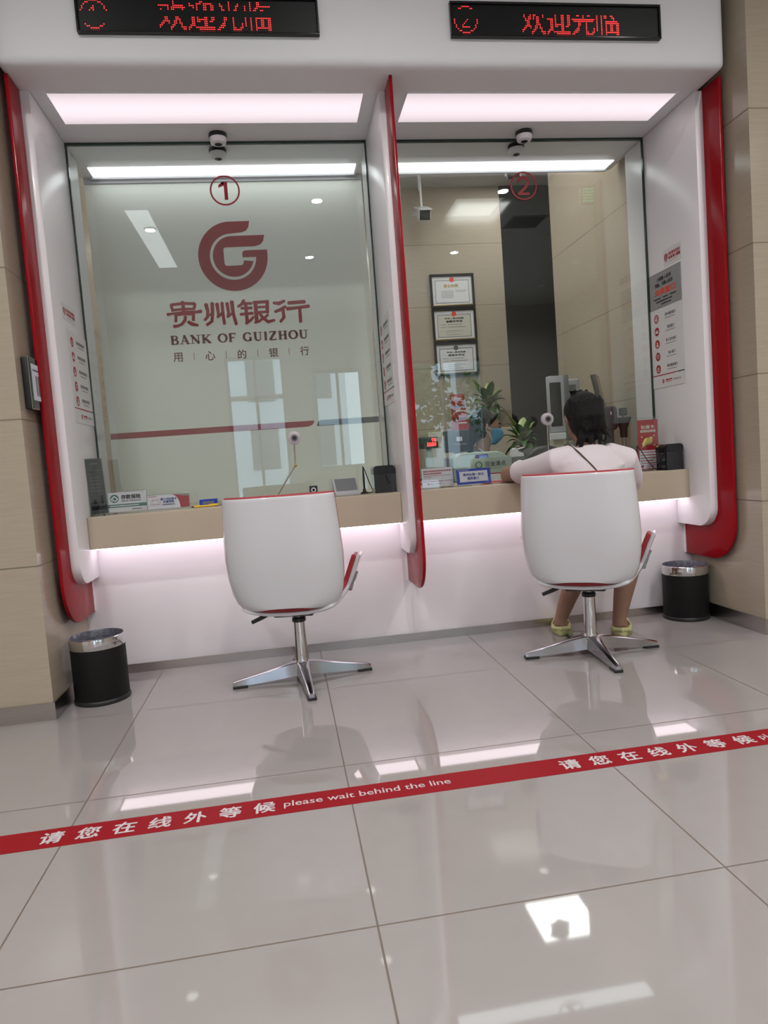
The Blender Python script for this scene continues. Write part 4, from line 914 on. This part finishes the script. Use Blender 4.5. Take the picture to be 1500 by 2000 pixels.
# terminals at the right-hand wall of the teller room
t = thing('service_terminal', 'grey framed terminal standing beside the dark passage', 'terminal', (1.775, 2.35, 0))
obj('base', MB().box(-.10, .09, -.08, .10, 0, .05, .006, 2), 'mgrey', t); obj('post', MB().box(-.05, .04, -.01, .07, .05, 1.10), 'cream', t)
obj('screen_housing', MB().box(-.075, .035, -.03, .02, 1.08, 1.46, .006, 2), 'lgrey', t, True); obj('screen', MB().box(-.069, .010, -.033, -.028, 1.12, 1.415), 'gloss', t); obj('side_panel', MB().box(.035, .075, -.02, .06, 1.02, 1.465, .006, 2), 'mgrey', t, True); obj('paper_tray', MB().box(-.085, .02, -.06, -.02, 1.03, 1.075, .004, 1), 'paper', t)
t = thing('grey_speaker', 'pale grey upright speaker between the terminal and the tilted monitor', 'speaker', (1.905, 2.42, 0)); obj('post', MB().tube([(0, .03, 0), (0, .03, 1.2)], .02), 'lgrey', t, True); obj('foot', MB().lathe([(.035, 0), (.035, .015), (.02, .03)], n=24), 'mgrey', t, True); obj('housing', MB().box(-.05, .05, -.03, .05, 1.18, 1.44, .012, 3), 'lgrey', t, True); obj('grille', MB().rects([(-.03, .02, 1.22, 1.40)], -.0306), 'mgrey', t)
t = thing('tilted_monitor', 'black monitor turned edge-on near the right wall of the teller room', 'monitor', (1.955, 2.08, CT), math.radians(58)); R = Matrix.Translation((0, 0, .40))@Matrix.Rotation(-.18, 4, 'X')
obj('screen_housing', MB().box(-.10, .10, -.018, .012, -.02, .215, .005, 2, mtx=R), 'black', t, True); obj('screen', MB().box(-.092, .092, -.0195, -.0175, -.01, .205, mtx=R), 'gloss', t); obj('neck', MB().box(-.02, .02, 0, .03, 0, .45), 'black', t); obj('foot', MB().box(-.07, .07, -.05, .06, 0, .014, .004, 1), 'black', t)
t = thing('desk_camera', 'webcam on a flared black stand with a steel post behind the customer', 'webcam', (2.02, 1.93, CT)); obj('post', MB().tube([(0, 0, 0), (0, 0, .22)], .012), 'steel', t, True); obj('foot', MB().lathe([(.03, 0), (.03, .01), (.012, .016)], n=24), 'black', t, True)
obj('flared_stand', MB().lathe([(.022, .20), (.024, .255), (.048, .315), (.05, .325), (.001, .325)], n=28), 'black', t, True); obj('housing', MB().box(-.024, .024, -.012, .012, .335, .385, .005, 2), 'black', t, True); obj('neck', MB().tube([(0, 0, .322), (0, 0, .34)], .006), 'black', t); obj('lens_ring', MB().disc((0, .36), .013, -.0127, 24, .009), 'inkg', t)
t = thing('black_box_speaker', 'rounded black speaker beside the desk camera', 'speaker', (1.925, 1.92, CT)); obj('stem', MB().box(-.025, .02, -.01, .04, 0, .26), 'black', t); obj('foot', MB().box(-.045, .045, -.04, .06, 0, .02, .004, 1), 'black', t); obj('housing', MB().box(-.045, .045, -.03, .05, .25, .40, .022, 4), 'black', t, True); obj('light', MB().rects([(-.006, .0, .345, .365)], -.0306), 'paper', t)
# security camera on its pole
t = thing('security_camera', 'white security camera on a pole hanging from the teller room ceiling', 'camera', (1.37, 4.35, CZ))
obj('pole', MB().tube([(0, 0, 0), (0, 0, -.16)], .016, 14), 'white', t, True); obj('lower_pole', MB().tube([(.002, 0, -.15), (.004, 0, -.34)], .011, 14), 'white', t, True); obj('ceiling_mount', MB().lathe([(.04, 0), (.04, -.012), (.018, -.02)], n=24), 'white', t, True)
R = Matrix.Translation((0, -.04, -.385))@Matrix.Rotation(.42, 4, 'X')
obj('housing', MB().box(-.058, .058, -.11, .14, -.050, .045, .016, 4, mtx=R), 'white', t, True); obj('sun_hood', MB().box(-.064, .064, -.135, .12, .038, .054, .006, 2, mtx=R), 'white', t, True); f = obj('front_glass', MB().box(-.050, .050, -.116, -.108, -.046, .036, .014, 3, mtx=R), 'gloss', t, True); obj('lens', MB().tube([R@Vector((0, -.117, -.005)), R@Vector((0, -.119, -.005))], .02, 24), 'black', f)
obj('cable', MB().tube([(-.004, 0, -.30), (-.05, .0, -.335), (-.10, .0, -.365), (-.095, -.02, -.40), (-.055, -.04, -.40)], .006, 8), 'lgrey', t, True)
dup(t, (1.98, 3.42, CZ), -.6, 'second white security camera hanging behind the circled 2, turned aside')
# framed certificates
CERT = [('framed licence with a red seal, topmost of three on the back wall', 2.608, 0, 'paper'), ('framed licence with a red seal, middle of three on the back wall', 2.272, 1, 'sagep'), ('framed licence with a dark seal, lowest of three on the back wall', 1.938, 2, 'paper')]
M['sagep'] = mat('cream_paper', (.56, .54, .46), .5)
for lab, cz, n, pm in CERT:
    t = thing('framed_certificate', lab, 'picture frame', (1.705, BY, cz), 0, 'framed certificates on the back wall'); t.scale = (1.125, 1, 1.125); w, h = .20, .147
    f = MB(); e = .020
    for a in ((-w, w, h-e, h), (-w, w, -h, -h+e), (-w, -w+e, -h+e, h-e), (w-e, w, -h+e, h-e)): f.box(a[0], a[1], -.03, 0, a[2], a[3], .003, 1)
    obj('frame', f, 'gloss', t); obj('gold_edge', MB().box(-w+e, w-e, -.024, -.006, -h+e, -h+e+.008), 'gold', t); obj('mount_board', MB().box(-w+e, w-e, -.012, -.004, -h+e+.008, h-e), 'paper', t)
    y = -.0126; obj('sheet', MB().rects([(-.155, .155, -.105, .095)], y), pm, t); b = MB(); b.rects([(-.155, .155, .089, .095), (-.155, .155, -.105, -.099), (-.155, -.149, -.099, .089), (.149, .155, -.099, .089)], y-.0003); obj('border', b, ['inkg', 'inkg', 'grey'][n], t)
    obj('seal', MB().disc((0, .098), .022, y-.0006, 28), [M['inko'], M['inko'], M['grey']][n], t)
    m = MB()
    if n == 0: put_text(m, '营业执照', -.01, .045, w=.13, h=.026, y=y-.0006, bold=.001)
    else: put_text(m, '中华人民共和国', 0, .060, w=.17, h=.014, y=y-.0006, bold=.0008); put_text(m, ['金融许可证', '保险许可证'][n-1], 0, .034, w=.15, h=.019, y=y-.0006, bold=.001)
    obj('title', m, 'gold' if n == 0 else 'ink', t)
    obj('print', MB().rects((greek([.11]*5, -.10, .0, .014, .005, 4)+greek([.10, .09], .03, .005, .012, .004, 6)) if n == 0 else (greek([.13, .16], -.06, .006, .022, .006, 3)+greek([.05, .05], -.125, .006, .022, .005, 4)+greek([.16, .1, .14], -.08, -.05, .016, .004, 9)), y-.0006), 'inkg', t)

# ================================================================== PEOPLE
def limb(m, pts, rad, n=14): m.tube([Vector(p) for p in pts], rad, n)
def add_hand(m, wrist, fwd, up, curl, side, s=1.0):
    """palm with five separate bent fingers; fwd = pointing direction, up = back of the hand, side = +1 thumb on the left of fwd"""
    f = Vector(fwd).normalized(); u = Vector(up); u = (u-f*u.dot(f)).normalized(); r = f.cross(u); w = Vector(wrist)
    m.tube([w-f*.02, w+f*.02, w+f*.05, w+f*.088], [(.024*s, .019*s), (.032*s, .017*s), (.040*s, .015*s), (.036*s, .012*s)], 14)
    for i, (o, ln) in enumerate(((-.030, .066), (-.010, .076), (.010, .072), (.029, .056))):
        b = w+f*.082+r*(o*side); pts = [b-f*.02]; a = 0; p = b
        for k in range(3):
            pts.append(p); a += curl*(.6+.3*k); p = p+(f*math.cos(a)-u*math.sin(a))*(ln*s*(.45, .32, .23)[k])
        pts.append(p); m.tube(pts, [.0088, .0088, .0080, .0072, .0060], 10)
    b = w+f*.03-r*(.032*side); m.tube([b, b+f*.025-r*(.022*side)-u*.006, b+f*.055-r*(.030*side)-u*.014, b+f*.078-r*(.026*side)-u*.020], [.013, .011, .0095, .0075], 10)
def add_head(m, c, rot, s=1.0):
    R = Matrix.Translation(c)@rot.to_4x4()@Matrix.Scale(s, 4)
    E = lambda p, r, q=None: m.ell(R@Vector(p), r, rot.to_4x4(), 24, 16)
    E((0, -.012, .030), (.074, .094, .090)); E((0, .030, -.040), (.060, .062, .070)); E((0, .052, -.075), (.030, .030, .028)); E((0, .020, .0), (.068, .075, .07))
    m.tube([R@Vector((0, .088, .012)), R@Vector((0, .098, -.010)), R@Vector((0, .108, -.028)), R@Vector((0, .092, -.036))], [.008, .010, .015, .010], 10)
    m.tube([R@Vector((-.024, .084, -.062)), R@Vector((0, .093, -.060)), R@Vector((.024, .084, -.062))], [.005, .009, .005], 8)
    for sx_ in (-1, 1):
        m.tube([R@Vector((sx_*.073, -.004, .022)), R@Vector((sx_*.083, -.012, .020)), R@Vector((sx_*.085, -.014, -.004)), R@Vector((sx_*.077, -.004, -.024))], [.008, .012, .011, .007], 10)
    return R
# ---- the customer, seen from behind
ORG = Vector((1.30, .90, 0))
def L(*p): return Vector(p)-ORG
cus = thing('person', 'seated person in a pale pink top with dark tied hair and pale green slippers', 'person', ORG)
b = MB()
HC = L(1.345, 1.04, 1.105); hr = Euler((-.16, 0, .05)).to_matrix(); add_head(b, HC, hr)
limb(b, [L(1.343, 1.0, .93), L(1.344, 1.005, .99), L(1.345, 1.02, 1.05)], [(.062, .055), (.050, .048), (.052, .052)], 18)
limb(b, [L(1.31, .87, .45), L(1.312, .875, .54), L(1.32, .90, .66), L(1.332, .94, .80), L(1.34, .97, .89), L(1.343, .99, .945)], [(.165, .115), (.165, .11), (.138, .095), (.155, .10), (.165, .090), (.09, .06)], 20)
limb(b, [L(1.25, .965, .915), L(1.175, .98, .905), L(1.105, 1.17, .875), L(1.055, 1.355, .853)], [.055, .054, .046, .042])       # upper arm on the window side
limb(b, [L(1.055, 1.355, .853), L(1.11, 1.41, .848), L(1.185, 1.50, .842)], [.042, .039, .029])
add_hand(b, L(1.185, 1.50, .842), (.7, .7, -.05), (0, 0, 1), .35, -1)
limb(b, [L(1.43, .96, .915), L(1.505, .955, .90), L(1.56, 1.03, .80), L(1.58, 1.14, .78)], [.055, .054, .047, .042])
limb(b, [L(1.58, 1.14, .78), L(1.57, 1.28, .845), L(1.53, 1.41, .846)], [.042, .038, .028])
add_hand(b, L(1.53, 1.41, .846), (-.3, .95, -.03), (0, 0, 1), .35, 1)
limb(b, [L(1.27, .90, .50), L(1.345, 1.08, .495), L(1.415, 1.235, .475)], [.092, .080, .062], 18)
limb(b, [L(1.415, 1.235, .475), L(1.375, 1.225, .34), L(1.305, 1.235, .19), L(1.268, 1.25, .085), L(1.262, 1.25, .045)], [(.060, .060), (.060, .064), (.045, .048), (.033, .036), (.036, .04)], 18)
limb(b, [L(1.37, .89, .50), L(1.50, 1.02, .495), L(1.605, 1.15, .475)], [.092, .080, .062], 18)
limb(b, [L(1.605, 1.15, .475), L(1.585, 1.12, .33), L(1.545, 1.11, .19), L(1.520, 1.105, .085), L(1.519, 1.105, .045)], [(.060, .060), (.060, .064), (.045, .048), (.033, .036), (.036, .04)], 18)
FEET = [(L(1.258, 1.235, 0), -.38), (L(1.520, 1.085, 0), -.46)]
for o, a in FEET:
    d = Vector((math.sin(-a), math.cos(-a), 0)); limb(b, [o+Vector((0, 0, .042))-d*.006, o+d*.03+Vector((0, 0, .048)), o+d*.10+Vector((0, 0, .040)), o+d*.17+Vector((0, 0, .030)), o+d*.215+Vector((0, 0, .024))], [(.026, .022), (.031, .030), (.036, .024), (.042, .017), (.028, .011)], 14)
    sd = Vector((d.y, -d.x, 0))
    for k in range(5): q = o+sd*(-.030+.015*k)+d*(.205-.006*abs(k-1)); m_r = (.0095, .0085, .008, .0075, .007); b.tube([q+Vector((0, 0, .024)), q+d*.02+Vector((0, 0, .022)), q+d*.034+Vector((0, 0, .018))], m_r[k if a > 0 else 4-k], 8)
body = organic('body', b, 'skin', cus, .0055, 4)
s = MB()   # T-shirt
limb(s, [L(1.31, .87, .46), L(1.312, .873, .56), L(1.32, .895, .66), L(1.331, .935, .79), L(1.338, .962, .87), L(1.342, .978, .915), L(1.343, .988, .950), L(1.343, .992, .968)], [(.180, .130), (.176, .126), (.160, .118), (.172, .122), (.182, .112), (.172, .098), (.115, .080), (.072, .068)], 24)
limb(s, [L(1.27, .968, .915), L(1.18, .985, .900), L(1.140, 1.09, .882), L(1.105, 1.20, .870), L(1.085, 1.265, .864)], [.074, .076, .066, .058, .060], 18)
limb(s, [L(1.42, .965, .915), L(1.510, .96, .888), L(1.555, 1.01, .815), L(1.573, 1.05, .775)], [.074, .076, .070, .066], 18)
for k in range(5): s.tube([L(1.20+.03*k, .885-.012*k, .86-.035*k), L(1.32+.02*k, .83+.004*k, .845-.04*k), L(1.47, .875, .88-.05*k)], .010, 6)
for k in range(3): s.tube([L(1.09+.035*k, 1.25-.09*k, .93), L(1.07+.035*k, 1.19-.09*k, .885), L(1.10+.03*k, 1.17-.09*k, .83)], .008, 6)
organic('shirt', s, 'shirt', cus, .008, 5)
s = MB(); limb(s, [L(1.305, .86, .43), L(1.31, .87, .53), L(1.312, .875, .58)], [(.18, .128), (.178, .125), (.165, .12)], 20)
limb(s, [L(1.27, .90, .49), L(1.33, 1.04, .492), L(1.375, 1.15, .483)], [.102, .094, .086], 18); limb(s, [L(1.37, .89, .49), L(1.48, 1.0, .492), L(1.55, 1.09, .483)], [.102, .094, .086], 18); organic('shorts', s, 'shorts', cus, .009, 4)
h = MB(); RH = Matrix.Translation(HC)@hr.to_4x4()
h.ell(RH@Vector((0, -.026, .034)), (.094, .098, .096), hr.to_4x4()); h.ell(RH@Vector((0, -.045, -.03)), (.086, .070, .075), hr.to_4x4()); h.ell(RH@Vector((.004, -.080, -.035)), (.070, .046, .052), hr.to_4x4()); h.ell(RH@Vector((-.004, -.055, -.078)), (.066, .042, .048), hr.to_4x4()); h.ell(RH@Vector((.03, -.078, -.07)), (.034, .03, .034), hr.to_4x4())
r = random.Random(11)
for k in range(46):
    a = r.uniform(-1.35, 1.35); e = r.uniform(-.2, .9); q0 = Vector((math.sin(a)*.092, -.026-math.cos(a)*.098, .03+.07*e)); q1 = Vector((math.sin(a)*.094*.85, -.03-math.cos(a)*.108, -.01)); q2 = Vector((.004+math.sin(a)*.055, -.112+r.uniform(-.01, .02), -.06+r.uniform(-.025, .02)))
    h.tube([RH@q0, RH@q1, RH@q2], [.006, .009, .005], 6)
for k in range(22): a = r.uniform(-.062, .062); h.tube([RH@Vector((a, -.09, -.07)), RH@Vector((a*1.3, -.098, -.105)), RH@Vector((a*1.5+r.uniform(-.02, .02), -.075+r.uniform(-.02, .0), -.135-r.uniform(0, .025)))], [.007, .005, .003], 6)
for k in range(7): a = r.uniform(-.06, .05); h.tube([RH@Vector((a, -.02, .118)), RH@Vector((a-.01, -.025, .135+r.uniform(0, .008))), RH@Vector((a-.03, -.05, .132))], [.006, .005, .003], 6)
organic('hair', h, 'hair', cus, .0055, 2)
for sx_ in (-1, 1): obj('eye', MB().ell(RH@Vector((sx_*.031, .079, .012)), (.010, .007, .006), hr.to_4x4()), 'gloss', cus, True)
st = MB(); st.loft([[Vector(p)+Vector((0, 0, -.006)), Vector(p)+Vector((.0, .003, -.006)), Vector(p)+Vector((0, .003, .006)), Vector(p)+Vector((0, 0, .006))] for p in (L(1.245, 1.03, .985), L(1.235, .96, .992), L(1.255, .885, .945), L(1.30, .838, .875), L(1.35, .815, .80), L(1.41, .795, .72), L(1.46, .785, .64))]); obj('bag_strap', st, 'strap', cus, True, label='olive crossbody strap')
for o, a in FEET:
    R = Matrix.Translation(o)@Matrix.Rotation(a, 4, 'Z'); m = MB(); n = 28
    def ring(k, z): return [R@Vector((math.cos(2*PI*j/n)*.046*k*(1+.10*math.sin(2*PI*j/n)), .098+math.sin(2*PI*j/n)*.135*(.35+.65*k), z)) for j in range(n)]
    m.loft([ring(.90, 0), ring(1.02, .006), ring(1.05, .018), ring(1.0, .027), ring(.86, .030), ring(.80, .024)])
    for j in range(-9, 10):   # raised heel rim
        pass
    m.tube([R@Vector((-.043, .06, .030)), R@Vector((-.036, -.012, .034)), R@Vector((0, -.034, .036)), R@Vector((.036, -.012, .034)), R@Vector((.043, .06, .030))], [.009, .012, .014, .012, .009], 10)
    rows = []
    for i in range(7): q = .10+.125*i/6; hh = .062-.030*(i/6)**1.6; ww = .047*(1-.25*(i/6)**3); rows.append([R@Vector((math.cos(PI*j/12)*ww, q, .022+math.sin(PI*j/12)*hh*.8)) for j in range(13)])
    m.loft(rows, False, False); o2 = obj('slipper', m, 'slip', cus, True, label='pale green foam slipper'); bake(o2, [('SOLIDIFY', dict(thickness=.005, offset=1))])

# ---- the clerk behind the glass
ORG2 = Vector((1.22, 2.42, 0)); SHIFT2 = Vector((.04, 0, 0))
def K(*p): return Vector(p)-ORG2
cl = thing('person', 'clerk in a pale blue shirt and blue face mask behind window 2', 'person', ORG2+SHIFT2)
HC2 = K(1.235, 2.40, 1.145); h2 = Euler((-.10, 0, -PI/2-.12)).to_matrix(); b = MB(); R2 = add_head(b, HC2, h2)
limb(b, [K(1.19, 2.42, .95), K(1.205, 2.415, 1.02), K(1.22, 2.405, 1.08)], [(.060, .055), (.050, .05), (.052, .052)], 18)
limb(b, [K(1.15, 2.43, .44), K(1.15, 2.43, .56), K(1.165, 2.43, .72), K(1.18, 2.425, .86), K(1.19, 2.42, .94)], [(.115, .165), (.11, .16), (.098, .14), (.10, .165), (.07, .11)], 20)
for sg in (-1, 1):
    limb(b, [K(1.18, 2.42+sg*.10, .91), K(1.18, 2.42+sg*.175, .89), K(1.24, 2.42+sg*.21, .70), K(1.27, 2.42+sg*.20, .66)], [.052, .052, .044, .040]); limb(b, [K(1.27, 2.42+sg*.20, .66), K(1.38, 2.42+sg*.17, .70), K(1.46, 2.42+sg*.13, .735)], [.040, .036, .027]); add_hand(b, K(1.46, 2.42+sg*.13, .735), (1, -.2*sg, 0), (0, 0, 1), .3, -sg)
    limb(b, [K(1.16, 2.43+sg*.08, .49), K(1.34, 2.43+sg*.10, .49), K(1.53, 2.43+sg*.10, .47)], [.088, .076, .060], 16); limb(b, [K(1.53, 2.43+sg*.10, .47), K(1.54, 2.43+sg*.10, .28), K(1.52, 2.43+sg*.10, .07), K(1.60, 2.43+sg*.10, .035)], [.058, .055, .036, .034], 16)
organic('body', b, 'skin2', cl, .006, 4)
s = MB(); limb(s, [K(1.15, 2.43, .50), K(1.15, 2.43, .58), K(1.165, 2.43, .72), K(1.18, 2.425, .85), K(1.188, 2.42, .92), K(1.195, 2.418, .965), K(1.20, 2.417, .985)], [(.130, .18), (.126, .175), (.115, .16), (.115, .185), (.10, .165), (.075, .085), (.060, .058)], 22)
for sg in (-1, 1): limb(s, [K(1.18, 2.42+sg*.10, .91), K(1.18, 2.42+sg*.18, .885), K(1.235, 2.42+sg*.213, .72), K(1.25, 2.42+sg*.215, .69)], [.066, .066, .060, .062], 16)
organic('shirt', s, 'uniform', cl, .008, 4)
m = MB(); 
for sg in (-1, 1): m.raw([K(1.215, 2.42+sg*.012, .995), K(1.16, 2.42+sg*.06, 1.01), K(1.20, 2.42+sg*.095, .955), K(1.265, 2.42+sg*.05, .945)], [(0, 1, 2, 3)])
c = obj('collar', m, 'uniform', cl); bake(c, [('SOLIDIFY', dict(thickness=.006, offset=0))])
s = MB(); 
for sg in (-1, 1): limb(s, [K(1.15, 2.43+sg*.06, .49), K(1.34, 2.43+sg*.10, .492), K(1.53, 2.43+sg*.10, .473), K(1.545, 2.43+sg*.10, .28), K(1.525, 2.43+sg*.10, .10)], [.105, .088, .070, .064, .050], 16)
organic('trousers', s, 'shorts', cl, .01, 3)
h = MB(); h.ell(R2@Vector((0, -.030, .042)), (.085, .092, .090), h2.to_4x4()); h.ell(R2@Vector((0, -.052, -.01)), (.078, .068, .080), h2.to_4x4()); h.ell(R2@Vector((0, -.098, -.075)), (.036, .034, .05), h2.to_4x4()); h.ell(R2@Vector((0, -.105, -.135)), (.026, .026, .05), h2.to_4x4())
for sg in (-1, 1): h.tube([R2@Vector((sg*.02, .062, .098)), R2@Vector((sg*.058, .042, .068)), R2@Vector((sg*.075, .010, .040)), R2@Vector((sg*.078, -.03, .0))], [.014, .016, .016, .014], 10)
organic('hair', h, 'hair', cl, .006, 2)
for sg in (-1, 1): obj('eye', MB().ell(R2@Vector((sg*.031, .080, .010)), (.010, .007, .0055), h2.to_4x4()), 'gloss', cl, True)
for sg in (-1, 1): obj('eyebrow', MB().tube([R2@Vector((sg*.016, .093, .030)), R2@Vector((sg*.034, .088, .034)), R2@Vector((sg*.052, .072, .028))], .0035, 6), 'hair', cl, True)
m = MB(); rows = []
for i in range(9):
    q = i/8; z = -.004-.105*q; pr = .118-.012*abs(q-.35)*3-.030*max(0, q-.6)*2.5; ww = .074-.022*q
    rows.append([R2@Vector((math.sin(a*PI/20)*ww, .010+math.cos(a*PI/20)*(pr-.010)*(1 if True else 0)+(.0022 if i % 3 == 1 else 0), z)) for a in range(-9, 10)])
m.loft(rows, False, False); mk = obj('face_mask', m, 'mask', cl, True, label='pale blue face mask'); bake(mk, [('SOLIDIFY', dict(thickness=.003, offset=0))])
for sg in (-1, 1):
    for z0 in (-.015, -.085): obj('ear_loop', MB().tube([R2@Vector((sg*.070, .030, z0)), R2@Vector((sg*.078, .005, z0*.4)), R2@Vector((sg*.083, -.022, .012 if z0 > -.05 else -.02))], .0022, 6), 'paper', mk, True)
t = thing('clerk_chair', 'black office chair under the clerk behind window 2', 'chair', (1.18, 2.43, 0))
obj('seat', MB().box(-.22, .24, -.24, .24, .34, .405, .03, 3), 'black', t, True); obj('back', MB().box(-.255, -.20, -.21, .21, .46, .86, .025, 3), 'black', t, True); obj('back_bar', MB().box(-.25, -.18, -.03, .03, .36, .50), 'black', t); obj('column', MB().tube([(0, 0, .06), (0, 0, .345)], .028), 'chrome', t, True)
for k in range(5): a = k*2*PI/5; lg = obj('leg', MB().tube([(0, 0, .075), (.28*math.cos(a), .28*math.sin(a), .055)], [.028, .016]), 'black', t, True); obj('caster', MB().ell((.28*math.cos(a), .28*math.sin(a), .026), (.026, .026, .026)), 'black', lg, True)
